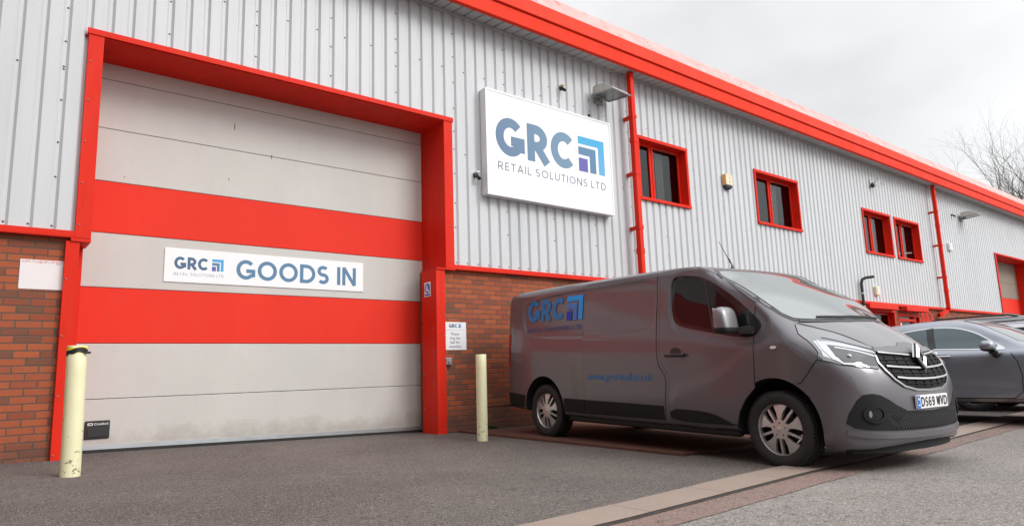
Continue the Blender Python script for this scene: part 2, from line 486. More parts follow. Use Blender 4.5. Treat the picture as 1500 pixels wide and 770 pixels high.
def brick_mat():
    m, t, b = new_mat('orange_red_brick')
    tc = t.nodes.new('ShaderNodeTexCoord'); sp = t.nodes.new('ShaderNodeSeparateXYZ')
    t.links.new(tc.outputs['Object'], sp.inputs[0])
    wob = nnoise(t, 9.0, 2.0)
    X = nmath(t, 'MULTIPLY_ADD', wob, 0.004, nmath(t, 'ADD', sp.outputs['X'], sp.outputs['Y']))
    Z = nmath(t, 'MULTIPLY_ADD', wob, 0.004, sp.outputs['Z'])
    rowf = nmath(t, 'DIVIDE', Z, 0.075)
    row = nmath(t, 'FLOOR', rowf)
    odd = nmath(t, 'MODULO', nmath(t, 'ADD', row, 400.0), 2.0)
    xb = nmath(t, 'DIVIDE', nmath(t, 'MULTIPLY_ADD', odd, 0.1125, nmath(t, 'ADD', X, 90.0)), 0.225)
    colm = nmath(t, 'FLOOR', xb)
    fx = nmath(t, 'FRACT', xb); fz = nmath(t, 'FRACT', nmath(t, 'ADD', rowf, 400.0))
    ex = nmath(t, 'MINIMUM', fx, nmath(t, 'SUBTRACT', 1.0, fx))
    ez = nmath(t, 'MINIMUM', fz, nmath(t, 'SUBTRACT', 1.0, fz))
    dist = nmath(t, 'MINIMUM', nmath(t, 'MULTIPLY', ex, 0.225), nmath(t, 'MULTIPLY', ez, 0.075))
    edge = nmath(t, 'MULTIPLY_ADD', nnoise(t, 70.0, 3.0), 0.004, dist)
    mort = nramp(t, nmath(t, 'MULTIPLY', edge, 60.0), [(0.42, (0, 0, 0)), (0.56, (1, 1, 1))])
    cv = t.nodes.new('ShaderNodeCombineXYZ'); t.links.new(colm, cv.inputs[0]); t.links.new(row, cv.inputs[1])
    wn = t.nodes.new('ShaderNodeTexWhiteNoise'); wn.noise_dimensions = '2D'; t.links.new(cv.outputs[0], wn.inputs['Vector'])
    pick = nmath(t, 'MULTIPLY_ADD', nnoise(t, 0.55, 2.0), 0.9, nmath(t, 'SUBTRACT', wn.outputs['Value'], 0.45))
    bc = nramp(t, pick, [(0.0, (0.37, 0.092, 0.040)), (0.30, (0.42, 0.105, 0.042)), (0.55, (0.35, 0.084, 0.040)), (0.74, (0.30, 0.072, 0.035)), (0.90, (0.235, 0.074, 0.042)), (0.99, (0.19, 0.075, 0.046))])
    gr = nnoise(t, 130.0, 4.0, 0.7)
    bc = nmix(t, nmath(t, 'MULTIPLY', nramp(t, gr, [(0.45, (0, 0, 0)), (0.68, (1, 1, 1))]), 0.5), bc, (0.10, 0.05, 0.035))
    mc = nmix(t, nnoise(t, 20.0, 3.0), (0.085, 0.063, 0.05), (0.14, 0.108, 0.085))
    c = nmix(t, mort, mc, bc)
    gz = nnoise(t, 1.4, 5.0, .65)
    c = nmix(t, nmath(t, 'MULTIPLY', nramp(t, gz, [(0.5, (0, 0, 0)), (0.75, (1, 1, 1))]), 0.35), c, (0.13, 0.085, 0.06))
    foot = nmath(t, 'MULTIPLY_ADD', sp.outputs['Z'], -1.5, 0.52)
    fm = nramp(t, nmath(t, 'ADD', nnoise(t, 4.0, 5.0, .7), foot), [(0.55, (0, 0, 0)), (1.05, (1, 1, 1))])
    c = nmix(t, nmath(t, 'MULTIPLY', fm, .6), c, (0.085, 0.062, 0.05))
    t.links.new(c, b.inputs['Base Color'])
    b.inputs['Roughness'].default_value = 0.85; b.inputs['Specular IOR Level'].default_value = 0.25
    h = nmath(t, 'MULTIPLY_ADD', gr, 0.25, mort)
    nbump(t, b, h, 0.7, 0.006)
    return m
M['brick'] = brick_mat()
def panel_mat(name, col, dirt):
    m, t, b = new_mat(name)
    f = nnoise(t, 1.2, 5.0, 0.65, (1.0, 1.0, 0.6))
    c = nmix(t, nmath(t, 'MULTIPLY_ADD', f, 1.8, -0.4), tuple(k * 0.93 for k in col), tuple(min(1, k * 1.05) for k in col))
    s = nnoise(t, 7.0, 5.0, 0.65, (1, 1, .3))
    c = nmix(t, nmath(t, 'MULTIPLY', nramp(t, s, [(0.52, (0, 0, 0)), (0.74, (1, 1, 1))]), dirt), c, (0.20, 0.15, 0.11))
    t.links.new(c, b.inputs['Base Color'])
    b.inputs['Roughness'].default_value = 0.6; b.inputs['Specular IOR Level'].default_value = 0.15
    tc = t.nodes.new('ShaderNodeTexCoord'); sp = t.nodes.new('ShaderNodeSeparateXYZ'); t.links.new(tc.outputs['Object'], sp.inputs[0])
    # fine horizontal stucco ribbing, road splash along the foot
    h = nnoise(t, 60.0, 3.0, .65, (.12, 1, 1))
    nbump(t, b, h, 0.35, 0.004)
    lowz = nmath(t, 'MULTIPLY_ADD', sp.outputs['Z'], -1.6, 0.55)
    spl = nmath(t, 'MULTIPLY', nramp(t, nmath(t, 'ADD', nnoise(t, 3.0, 6.0, .7), lowz), [(0.62, (0, 0, 0)), (1.0, (1, 1, 1))]), 0.45)
    c = nmix(t, spl, c, (0.23, 0.19, 0.155))
    sc = nramp(t, nnoise(t, 2.6, 7.0, .8, (1, 1, 2.5)), [(0.66, (0, 0, 0)), (0.74, (1, 1, 1))])
    c = nmix(t, nmath(t, 'MULTIPLY', sc, .10), c, (0.26, 0.22, 0.18))
    t.links.new(c, b.inputs['Base Color'])
    return m
M['panel'] = panel_mat('warm_grey_door_panel', (0.545, 0.53, 0.50), 0.05)
M['panel_red'] = panel_mat('red_door_panel', (0.72, 0.034, 0.018), 0.04)
M['panel_dark'] = panel_mat('brown_grey_door_panel', (0.26, 0.22, 0.18), 0.2)
M['rubber'] = mat('black_rubber', (0.018, 0.018, 0.018), 0.75, var=0.3, vs=8)
M['alu'] = mat('aluminium_strip', (0.55, 0.58, 0.60), 0.35, 0.7, var=0.15, vs=6)
M['glass_dark'] = mat('dark_window_glass', (0.006, 0.007, 0.008), 0.015, spec=0.32)
def window_glass():
    m, t, b = new_mat('clear_window_glass')
    t.nodes.remove(b); out = t.nodes['Material Output']
    tr = t.nodes.new('ShaderNodeBsdfTransparent'); tr.inputs[0].default_value = (0.55, 0.58, 0.57, 1)
    gl = t.nodes.new('ShaderNodeBsdfGlossy'); gl.inputs['Roughness'].default_value = 0.012; gl.inputs[0].default_value = (.75, .78, .80, 1)
    fr = t.nodes.new('ShaderNodeFresnel'); fr.inputs[0].default_value = 1.5
    nz = t.nodes.new('ShaderNodeBump'); nz.inputs['Strength'].default_value = .05; nz.inputs['Distance'].default_value = .02
    t.links.new(nnoise(t, 2.5, 2.0), nz.inputs['Height']); t.links.new(nz.outputs[0], gl.inputs['Normal'])
    mx = t.nodes.new('ShaderNodeMixShader'); t.links.new(fr.outputs[0], mx.inputs[0]); t.links.new(tr.outputs[0], mx.inputs[1]); t.links.new(gl.outputs[0], mx.inputs[2])
    t.links.new(mx.outputs[0], out.inputs['Surface']); return m
M['window_glass'] = window_glass()
M['blind'] = mat('grey_vertical_blind', (0.35, 0.34, 0.32), 0.8)
M['black_plastic'] = mat('black_plastic', (0.020, 0.020, 0.021), 0.42, bump=0.12, bs=300)
M['black_gloss'] = mat('black_gloss_plastic', (0.012, 0.012, 0.013), 0.12)
M['white_sign'] = mat('white_sign_face', (0.80, 0.80, 0.81), 0.3, var=0.04, vs=1.2)
M['white_frame'] = mat('white_sign_frame', (0.76, 0.76, 0.77), 0.35, var=0.05)
M['blank_sign'] = mat('sun_bleached_sign', (0.74, 0.70, 0.70), 0.45, var=0.06)
M['pink_stain'] = mat('washed_out_red_lettering', (0.72, 0.42, 0.43), 0.5, var=0.25, vs=40)
def grad_mat(name, c0, c1, axis, a, bb):
    m, t, b = new_mat(name)
    tc = t.nodes.new('ShaderNodeTexCoord'); sp = t.nodes.new('ShaderNodeSeparateXYZ'); t.links.new(tc.outputs['Object'], sp.inputs[0])
    f = nmath(t, 'DIVIDE', nmath(t, 'SUBTRACT', sp.outputs[axis], a), bb - a)
    n = t.nodes.new('ShaderNodeClamp'); t.links.new(f, n.inputs[0])
    t.links.new(nmix(t, n.outputs[0], c0, c1), b.inputs['Base Color']); b.inputs['Roughness'].default_value = 0.35
    return m
M['slate'] = grad_mat('slate_blue_print', (0.13, 0.20, 0.33), (0.20, 0.30, 0.42), 'X', 6.3, 8.2)
M['steel_blue'] = mat('steel_blue_print', (0.075, 0.185, 0.32), 0.45, bump=.1, bs=200)
M['navy'] = mat('navy_print', (0.045, 0.115, 0.215), 0.45)
M['sky_blue'] = mat('sky_blue_print', (0.03, 0.33, 0.66), 0.4)
M['mid_blue'] = mat('mid_blue_print', (0.06, 0.20, 0.47), 0.4)
M['violet'] = mat('violet_print', (0.10, 0.085, 0.36), 0.4)
M['grey_text'] = mat('grey_print', (0.13, 0.16, 0.23), 0.5)
M['pale_text'] = mat('pale_grey_print', (0.30, 0.32, 0.38), 0.5)
M['van_blue'] = mat('van_vinyl_blue', (0.022, 0.185, 0.44), 0.45, spec=.3)
M['van_sky'] = mat('van_vinyl_sky_blue', (0.008, 0.34, 0.86), 0.45, spec=.3)
M['van_deep'] = mat('van_vinyl_deep_blue', (0.008, 0.06, 0.42), 0.45, spec=.3)
M['van_text'] = mat('van_vinyl_slate', (0.085, 0.12, 0.25), 0.5, spec=.25)
M['van_web'] = mat('van_vinyl_web_blue', (0.050, 0.20, 0.44), 0.5, spec=.25)
def bollard_mat():
    m, t, b = new_mat('pale_yellow_bollard_paint')
    f = nnoise(t, 5.0, 5.0, 0.6)
    c = nmix(t, f, (0.70, 0.67, 0.40), (0.82, 0.80, 0.55))
    d = nnoise(t, 16.0, 6.0, 0.72)
    tc = t.nodes.new('ShaderNodeTexCoord'); sp = t.nodes.new('ShaderNodeSeparateXYZ'); t.links.new(tc.outputs['Object'], sp.inputs[0])
    low = nmath(t, 'MULTIPLY_ADD', sp.outputs['Z'], -0.16, 0.10)
    k = nramp(t, nmath(t, 'ADD', d, low), [(0.66, (0, 0, 0)), (0.70, (1, 1, 1))])
    c = nmix(t, nmath(t, 'MULTIPLY', k, .85), c, (0.10, 0.085, 0.06))
    s = nramp(t, nnoise(t, 6.0, 5.0, .7, (1, 1, .4)), [(0.56, (0, 0, 0)), (0.75, (1, 1, 1))])
    c = nmix(t, nmath(t, 'MULTIPLY', s, .4), c, (0.48, 0.40, 0.20))
    t.links.new(c, b.inputs['Base Color']); b.inputs['Roughness'].default_value = 0.45
    nbump(t, b, nnoise(t, 25.0, 4.0), 0.15, 0.004)
    return m
M['bollard'] = bollard_mat()
M['tape_yellow'] = mat('yellow_tape', (0.78, 0.62, 0.03), 0.35)
M['tape_black'] = mat('black_tape', (0.012, 0.012, 0.012), 0.5)
M['lamp_body'] = mat('weathered_lamp_housing', (0.52, 0.50, 0.45), 0.55, var=0.25, vs=12)
M['lamp_glass'] = mat('lamp_glass', (0.16, 0.19, 0.18), 0.12, spec=.6, var=.3, vs=6)
M['cream'] = mat('cream_plastic', (0.76, 0.66, 0.44), 0.45, var=.08)
M['cream_side'] = mat('sun_yellowed_plastic', (0.74, 0.42, 0.16), 0.45, var=.08)
M['dark_blue_lens'] = mat('dark_blue_lens', (0.008, 0.014, 0.035), 0.15)
M['grey_plastic'] = mat('grey_plastic', (0.28, 0.28, 0.28), 0.5, var=.2, vs=20)
M['galv'] = mat('galvanised_steel', (0.50, 0.51, 0.52), 0.4, 0.6, var=.2)
M['roof'] = mat('grey_roof_sheet', (0.35, 0.36, 0.37), 0.5, var=.15)

def tarmac(name, base, spk, spkd, tint, bump, scale=1.0, patch=0.35):
    m, t, b = new_mat(name)
    big = nnoise(t, 0.45, 6.0, 0.62)
    mid = nnoise(t, 3.2, 6.0, 0.68)
    fine = nnoise(t, 170.0 * scale, 3.0, 0.75)
    fine2 = nnoise(t, 48.0 * scale, 4.0, 0.8)
    c = nmix(t, nramp(t, big, [(0.35, (0, 0, 0)), (0.68, (1, 1, 1))]), tuple(k * (1 - patch) for k in base), tuple(k * 1.12 for k in base))
    c = nmix(t, nmath(t, 'MULTIPLY', nramp(t, mid, [(0.42, (0, 0, 0)), (0.7, (1, 1, 1))]), 0.5), c, tint)
    c = nmix(t, nramp(t, fine, [(0.52, (0, 0, 0)), (0.66, (1, 1, 1))]), c, spk)
    c = nmix(t, nmath(t, 'MULTIPLY', nramp(t, fine2, [(0.34, (1, 1, 1)), (0.47, (0, 0, 0))]), .85), c, spkd)
    # dark oil and tyre smears
    o = nramp(t, nnoise(t, 1.7, 6.0, .75, (1, 2.2, 1)), [(0.60, (0, 0, 0)), (0.72, (1, 1, 1))])
    c = nmix(t, nmath(t, 'MULTIPLY', o, .6), c, tuple(k * .35 for k in base))
    t.links.new(c, b.inputs['Base Color'])
    b.inputs['Roughness'].default_value = 0.82; b.inputs['Specular IOR Level'].default_value = 0.3
    nbump(t, b, nmath(t, 'MULTIPLY_ADD', fine2, 1.2, fine), bump, 0.006)
    return m
M['apron'] = tarmac('old_dark_tarmac', (0.122, 0.105, 0.095), (0.36, 0.325, 0.30), (0.024, 0.021, 0.019), (0.088, 0.076, 0.070), 0.8, .62, .5)
M['road'] = tarmac('pale_aggregate_road', (0.21, 0.19, 0.178), (0.50, 0.47, 0.44), (0.045, 0.038, 0.035), (0.18, 0.155, 0.14), 0.8, .5, .3)
M['channel'] = tarmac('red_aggregate_channel', (0.20, 0.135, 0.115), (0.44, 0.37, 0.33), (0.05, 0.03, 0.026), (0.17, 0.11, 0.095), 0.7, .7, .25)
M['slab'] = tarmac('worn_red_bay_surface', (0.115, 0.050, 0.034), (0.16, 0.085, 0.065), (0.05, 0.025, 0.02), (0.08, 0.042, 0.032), 0.35, 1.0, .4)
def kerb_mat():
    m, t, b = new_mat('pinkish_concrete_kerb')
    c = nmix(t, nnoise(t, 2.2, 6.0, .65), (0.215, 0.165, 0.135), (0.31, 0.245, 0.205))
    sp_ = nramp(t, nnoise(t, 120.0, 3.0, .7), [(0.5, (0, 0, 0)), (0.7, (1, 1, 1))])
    c = nmix(t, nmath(t, 'MULTIPLY', sp_, .45), c, (0.42, 0.34, 0.28))
    dk = nramp(t, nnoise(t, 60.0, 3.0, .7), [(0.3, (1, 1, 1)), (0.42, (0, 0, 0))])
    c = nmix(t, nmath(t, 'MULTIPLY', dk, .5), c, (0.12, 0.08, 0.06))
    tc = t.nodes.new('ShaderNodeTexCoord'); sx = t.nodes.new('ShaderNodeSeparateXYZ'); t.links.new(tc.outputs['Object'], sx.inputs[0])
    j = nmath(t, 'FRACT', nmath(t, 'DIVIDE', nmath(t, 'ADD', sx.outputs['X'], 91.5), 0.915))
    jm = nmath(t, 'LESS_THAN', nmath(t, 'ABSOLUTE', nmath(t, 'SUBTRACT', j, .5)), .006)
    c = nmix(t, nmath(t, 'MULTIPLY', jm, .7), c, (0.08, 0.06, 0.05))
    t.links.new(c, b.inputs['Base Color']); b.inputs['Roughness'].default_value = 0.85
    nbump(t, b, nnoise(t, 90.0, 4.0, .7), 0.35, 0.004)
    return m
M['kerb'] = kerb_mat()
M['joint'] = mat('dark_joint', (0.045, 0.036, 0.03), .9, var=.5, vs=20)

def paint(name, col, metal=0.45, rough=0.38, coat=0.6, dust=0.015, cr=0.10):
    m, t, b = new_mat(name)
    f = nnoise(t, 900.0, 1.0)
    c = nmix(t, f, tuple(k * .85 for k in col), tuple(k * 1.15 for k in col))
    d = nnoise(t, 2.5, 5.0, .65)
    tc = t.nodes.new('ShaderNodeTexCoord'); sp = t.nodes.new('ShaderNodeSeparateXYZ'); t.links.new(tc.outputs['Object'], sp.inputs[0])
    low = nmath(t, 'MULTIPLY_ADD', sp.outputs['Z'], -0.9, 0.75)
    k = t.nodes.new('ShaderNodeClamp'); t.links.new(nmath(t, 'MULTIPLY', nmath(t, 'ADD', low, d), dust), k.inputs[0])
    c = nmix(t, k.outputs[0], c, (0.16, 0.13, 0.11))
    t.links.new(c, b.inputs['Base Color'])
    b.inputs['Metallic'].default_value = metal; b.inputs['Roughness'].default_value = rough
    b.inputs['Coat Weight'].default_value = coat; b.inputs['Coat Roughness'].default_value = cr
    return m
M['van_paint'] = paint('grey_brown_metallic_paint', (0.125, 0.119, 0.132))
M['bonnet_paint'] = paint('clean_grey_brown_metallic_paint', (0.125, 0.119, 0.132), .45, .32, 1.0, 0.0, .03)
M['coupe_paint'] = paint('blue_grey_metallic_paint', (0.27, 0.29, 0.335), .7, .35)
M['silver_paint'] = paint('silver_metallic_paint', (0.42, 0.44, 0.47), .6, .3)
M['black_paint'] = paint('dark_grey_metallic_paint', (0.13, 0.135, 0.145), .7, .3)
M['underbody'] = mat('underbody_black', (0.012, 0.012, 0.012), 0.9)
M['cladding_black'] = mat('grained_black_bumper_plastic', (0.017, 0.017, 0.0175), 0.6, spec=.16, bump=.15, bs=400, var=.15, vs=5)
M['car_glass'] = mat('tinted_car_glass', (0.010, 0.012, 0.013), 0.01, spec=0.32)
M['car_glass_blue'] = mat('blue_tinted_car_glass', (0.060, 0.105, 0.120), 0.01, spec=0.7)
M['windscreen'] = mat('windscreen_glass', (0.12, 0.14, 0.14), 0.012, ior=2.7, spec=0.5)
M['matte_black'] = mat('matte_black_plastic', (0.012, 0.012, 0.012), 0.6, spec=.15)
M['panel_grey'] = mat('satin_dark_grey_plastic', (0.13, 0.13, 0.135), 0.35)
M['chrome'] = mat('chrome', (0.50, 0.505, 0.51), 0.10, 1.0)
M['satin'] = mat('satin_chrome', (0.32, 0.32, 0.325), 0.25, 1.0)
M['tyre'] = mat('tyre_rubber', (0.022, 0.021, 0.021), 0.8, var=.3, vs=15, bump=.2, bs=120)
M['rim'] = mat('machined_alloy', (0.58, 0.56, 0.54), 0.32, 0.6, var=.08, vs=9)
M['rim_dark'] = mat('dark_wheel_well_metal', (0.02, 0.02, 0.02), 0.5, .3)
M['mirror_shell'] = mat('pale_silver_mirror_shell', (0.20, 0.195, 0.20), 0.35, .4, coat=.5)
M['lamp_clear'] = mat('clear_lamp_lens', (0.14, 0.145, 0.155), 0.03, .35, coat=1.0, spec=.8)
M['lamp_chrome'] = mat('lamp_reflector', (0.40, 0.42, 0.45), 0.14, .85, coat=1.0)
M['lamp_dark'] = mat('lamp_projector_dark', (0.035, 0.037, 0.042), 0.05, .4, coat=1.0)
M['lamp_white'] = mat('lamp_white_strip', (0.62, 0.63, 0.65), 0.15, coat=1.0)
M['lamp_red'] = mat('red_tail_lens', (0.25, 0.004, 0.006), 0.08, coat=1.0)
M['plate_white'] = mat('number_plate_white', (0.78, 0.78, 0.78), .35)
M['plate_blue'] = mat('number_plate_blue', (0.01, 0.16, 0.62), .35)
M['ink'] = mat('black_ink', (0.012, 0.012, 0.012), .4)
M['bark'] = mat('dark_grey_bark', (0.10, 0.085, 0.07), .9, var=.3, vs=6)
M['leaf'] = mat('small_weed_leaf', (0.05, 0.11, 0.025), .6, var=.4, vs=30)
# ------------------------------------------------------------------ lettering: strokes turned into flat ribbons
def arc(cx, cy, rx, ry, a0, a1, n=22):
    return [(cx + rx * math.cos(R(a0 + (a1 - a0) * i / n)), cy + ry * math.sin(R(a0 + (a1 - a0) * i / n))) for i in range(n + 1)]
def glyph(ch, t):
    """strokes (polylines), advance width; cap height 1"""
    h = t / 2; a, b = 1 - h, h
    if ch == 'G':
        w = .92; s = arc(w / 2, .5, w / 2 - h, .5 - h, 42, 322, 30)
        return [s, [(w - h, .14), (w - h, .53)], [(w * .52, .53 - h), (w - h * .2, .53 - h)]], w
    if ch == 'C': w = .86; return [arc(.46, .5, .46 - h, .5 - h, 44, 316, 30)], w
    if ch == 'O': w = .98; return [arc(w / 2, .5, w / 2 - h, .5 - h, 0, 360, 40)], w
    if ch == 'D': w = .84; return [[(h, 0), (h, 1)], [(h, a)] + arc(w * .40, .5, w * .60 - h, .5 - h, 90, -90, 24) + [(h, b)]], w
    if ch == 'R': w = .72; r = .29 - h / 2; return [[(h, 0), (h, 1)], [(h, a)] + arc(w * .42, a - r, w * .53 - h, r, 90, -90, 18) + [(h, a - 2 * r)], [(w * .42, a - 2 * r + h * .3), (w - h * .5, 0)]], w
    if ch == 'S':
        w = .64; r = (1 - t) / 4
        return [arc(w / 2, 1 - h - r, w / 2 - h, r, 38, 270, 20) + arc(w / 2, h + r, w / 2 - h, r, 90, -145, 20)[1:]], w
    if ch == 'I': return [[(h, 0), (h, 1)]], t
    if ch == 'N': w = .80; return [[(h, 0), (h, 1)], [(h, .98), (w - h, .02)], [(w - h, 0), (w - h, 1)]], w
    if ch == 'E': w = .56; return [[(h, 0), (h, 1)], [(h, a), (w, a)], [(h, .5), (w * .92, .5)], [(h, b), (w, b)]], w
    if ch == 'T': w = .66; return [[(w / 2, 0), (w / 2, 1)], [(0, a), (w, a)]], w
    if ch == 'A': w = .82; return [[(h * .6, 0), (w / 2, 1)], [(w - h * .6, 0), (w / 2, 1)], [(w * .2, .3), (w * .8, .3)]], w
    if ch == 'L': w = .52; return [[(h, 0), (h, 1)], [(h, b), (w, b)]], w
    if ch == 'U': w = .74; return [[(h, 1)] + arc(w / 2, w / 2, w / 2 - h, w / 2 - h, 180, 360, 18) + [(w - h, 1)]], w
    if ch == 'W': w = .80; return [[(h * .5, 1), (w * .27, .05)], [(w * .27, .05), (w / 2, .9)], [(w / 2, .9), (w * .73, .05)], [(w * .73, .05), (w - h * .5, 1)]], w
    if ch == 'V': w = .62; return [[(h * .6, 1), (w / 2, .04)], [(w / 2, .04), (w - h * .6, 1)]], w
    if ch == '6': w = .62; return [arc(w / 2, .32, w / 2 - h, .32 - h, 180, 540, 26), [(h, .32)] + arc(w / 2, .66, w / 2 - h, .34 - h, 180, 40, 16)], w
    if ch == '9': w = .62; return [arc(w / 2, .68, w / 2 - h, .32 - h, 0, 360, 26), [(w - h, .68)] + arc(w / 2, .34, w / 2 - h, .34 - h, 0, -140, 16)], w
    if ch == '5': w = .60; return [[(w * .95, a), (h, a), (h, .56)], [(h, .56)] + arc(w * .42, .36, w * .58 - h, .36 - h, 110, -140, 20)], w
    if ch == '0': w = .62; return [arc(w / 2, .5, w / 2 - h, .5 - h, 0, 360, 30)], w
    if ch == '3': w = .60; return [arc(w * .42, .74, w * .52 - h, .26 - h, 140, -90, 18), arc(w * .42, .27, w * .58 - h, .27 - h, 90, -140, 18)], w
    return [], .34
def ribbon(pts, hw, closed=False, maxseg=None):
    P = [np.array(p, float) for p in pts]
    if maxseg:
        Q = [P[0]]
        for a, b in zip(P[:-1], P[1:]):
            k = max(1, int(np.linalg.norm(b - a) / maxseg + .999))
            Q += [a + (b - a) * (i + 1) / k for i in range(k)]
        P = Q
    n = len(P); L = []; Rr = []
    for i in range(n):
        if closed: p, q = P[i - 1 if i else n - 2], P[(i + 1) if i < n - 1 else 1]
        else: p, q = P[max(i - 1, 0)], P[min(i + 1, n - 1)]
        d1 = P[i] - p; d2 = q - P[i]
        l1, l2 = np.linalg.norm(d1), np.linalg.norm(d2)
        d1 = d1 / l1 if l1 > 1e-9 else d2 / max(l2, 1e-9); d2 = d2 / l2 if l2 > 1e-9 else d1
        n1 = np.array([-d1[1], d1[0]]); n2 = np.array([-d2[1], d2[0]]); m = n1 + n2
        m = m / max(np.linalg.norm(m), 1e-6); k = hw / max(m @ n1, .35)
        L.append(P[i] + m * k); Rr.append(P[i] - m * k)
    V = L + Rr; F = [(i + n, i + 1 + n, i + 1, i) for i in range(n - 1)]
    return V, F
def word(s, t=.18, sp=.12, space=.42, widths=1.0):
    """list of (verts2d, faces, layer) and the total width, cap height 1"""
    out = []; x = 0
    for ch in s:
        if ch == ' ': x += space; continue
        st, w = glyph(ch, t)
        for k, poly in enumerate(st):
            cl = len(poly) > 3 and np.hypot(poly[0][0] - poly[-1][0], poly[0][1] - poly[-1][1]) < 1e-6
            V, F = ribbon(poly, t / 2, cl)
            out.append(([(v[0] * widths + x, v[1]) for v in V], F, k, len(s) if ch is None else x))
        x += w * widths + sp
    return out, x - sp
def put_word(name, s, m, parent, place, x0, z0, width=None, height=.1, t=.18, sp=.12, space=.42, layer=.0004):
    """place(a, b, off) -> 3D point; text spans width from x0, baseline z0"""
    g, w = word(s, t, sp, space)
    kx = width / w if width else height
    letters = {}
    for V, F, k, key in g:
        P = [place(x0 + v[0] * kx, z0 + v[1] * height, layer * k) for v in V]
        letters.setdefault(key, MB()).add(P, F)
    return [mb.build(name, m, parent) for mb in letters.values()]
def font_mesh(s, size=1.0, bold=0.0):
    cu = bpy.data.curves.new('lettering_source', 'FONT'); cu.body = s; cu.size = size; cu.offset = bold; cu.resolution_u = 3
    ob = bpy.data.objects.new('lettering_source', cu); COL.objects.link(ob)
    dg = bpy.context.evaluated_depsgraph_get(); dg.update()
    me = bpy.data.meshes.new_from_object(ob.evaluated_get(dg))
    V = [tuple(v.co) for v in me.vertices]; F = [tuple(p.vertices) for p in me.polygons]
    bpy.data.objects.remove(ob); bpy.data.curves.remove(cu); bpy.data.meshes.remove(me)
    return V, F
def put_font(name, s, m, parent, place, x0, z0, width=None, height=.1, bold=0.0, centre=False, lines_gap=None):
    V, F = font_mesh(s, 1.0, bold)
    xs = [v[0] for v in V]; a, b = min(xs), max(xs)
    ky = height / .72; kx = (width / (b - a)) if width else ky
    off = -(b - a) * kx / 2 if centre else 0
    P = [place(x0 + off + (v[0] - a) * kx, z0 + v[1] * ky, 0) for v in V]
    mb = MB(); mb.add(P, F)
    return mb.build(name, m, parent)
def logo_mark(parent, place, x0, x1, z0, z1, mats, big=0.0):
    """the square of two nested corner angles and a small block"""
    W, H = x1 - x0, z1 - z0
    def P(a, b): return (x0 + a * W, z0 + b * H)
    shapes = [([(0, 1), (1, 1), (1, 0), (.76, 0), (.76, .78), (0, .78)], mats[0]),
              ([(0, .70), (.66, .70), (.66, 0), (.42, 0), (.42, .47), (0, .47)], mats[1]),
              ([(0, .38), (.34, .38), (.34, 0), (0, 0)], mats[2])]
    for sh, m in shapes:
        if len(sh) == 6:
            a, b, c, d, e, f = [P(*q) for q in sh]
            corner = (e[0], e[1])
            V = [a, b, c, d, e, f]; F = [(0, 5, 4, 1), (1, 4, 3, 2)]
        else: V = [P(*q) for q in sh]; F = [(0, 3, 2, 1)]
        V2 = []; F2 = []
        for f_ in F:                       # subdivide so it can follow a curved panel
            A, B, C, D = [np.array(V[i]) for i in f_]
            n = 6; base = len(V2)
            for i in range(n + 1):
                for j in range(n + 1):
                    s, u = i / n, j / n
                    V2.append((1 - s) * ((1 - u) * A + u * D) + s * ((1 - u) * B + u * C))
            for i in range(n):
                for j in range(n):
                    k = base + i * (n + 1) + j; F2.append((k, k + n + 1, k + n + 2, k + 1))
        mb = MB(); mb.add([place(v[0], v[1], 0) for v in V2], F2)
        mb.build('logo_mark', m, parent)
# ------------------------------------------------------------------ ground levels
def zg(x, y):
    return .05 - .024 * min(max(x, -6), 6.6) - .012 * min(max(-y, 0), 5.3)
def smooth_sheet(name, rows, m, kind='structure'):
    """rows: list of lists of (x,y,z), all the same length"""
    V = [p for r in rows for p in r]; n = len(rows[0]); F = []
    for i in range(len(rows) - 1):
        for j in range(n - 1): F.append((i * n + j, i * n + j + 1, (i + 1) * n + j + 1, (i + 1) * n + j))
    o = mesh_obj(name, V, F, m); o['kind'] = kind; return o
gx = [-500, -60, -6, 6.6, 60, 500]; gy = [-500, -60, -5.3, 0, 60, 500]
smooth_sheet('ground', [[(x, y, zg(x, y)) for x in gx] for y in gy], M['apron'])
K1 = [(-60, -9.1), (2.49, -5.377), (5.453, -5.016), (13.754, -4.70), (60, -3.0)]
K2 = [(-60, -9.42), (2.865, -5.658), (5.605, -5.343), (13.0, -5.10), (60, -3.4)]
K3 = [(-60, -9.66), (3.138, -5.909), (5.96, -5.61), (10.9, -5.431), (60, -3.7)]
def ky(K, x): return float(np.interp(x, [k[0] for k in K], [k[1] for k in K]))
kxs = sorted(set([-60, -20, -6, 60, 6.6] + [round(v, 2) for v in np.arange(-5, 30, .5)]))
def strip(name, fa, fb, m, off, n=3):
    smooth_sheet(name, [[(x, fb(x) + (fa(x) - fb(x)) * i / n, zg(x, fb(x) + (fa(x) - fb(x)) * i / n) + off) for x in kxs] for i in range(n + 1)], m)
strip('road', lambda x: ky(K3, x) + .01, lambda x: -30.0, M['road'], .006, 12)
strip('channel', lambda x: ky(K2, x) - .012 + .008 * math.sin(x * 9), lambda x: ky(K3, x) + .012 * math.sin(x * 5.3) + .008 * math.sin(x * 17), M['channel'], .010)
strip('kerb_joint', lambda x: ky(K2, x) + .02, lambda x: ky(K2, x) - .03, M['joint'], .0135, 1)
strip('kerb', lambda x: ky(K1, x) + .006 * math.sin(x * 3.1), lambda x: ky(K2, x) + .006 + .004 * math.sin(x * 13), M['kerb'], .018)
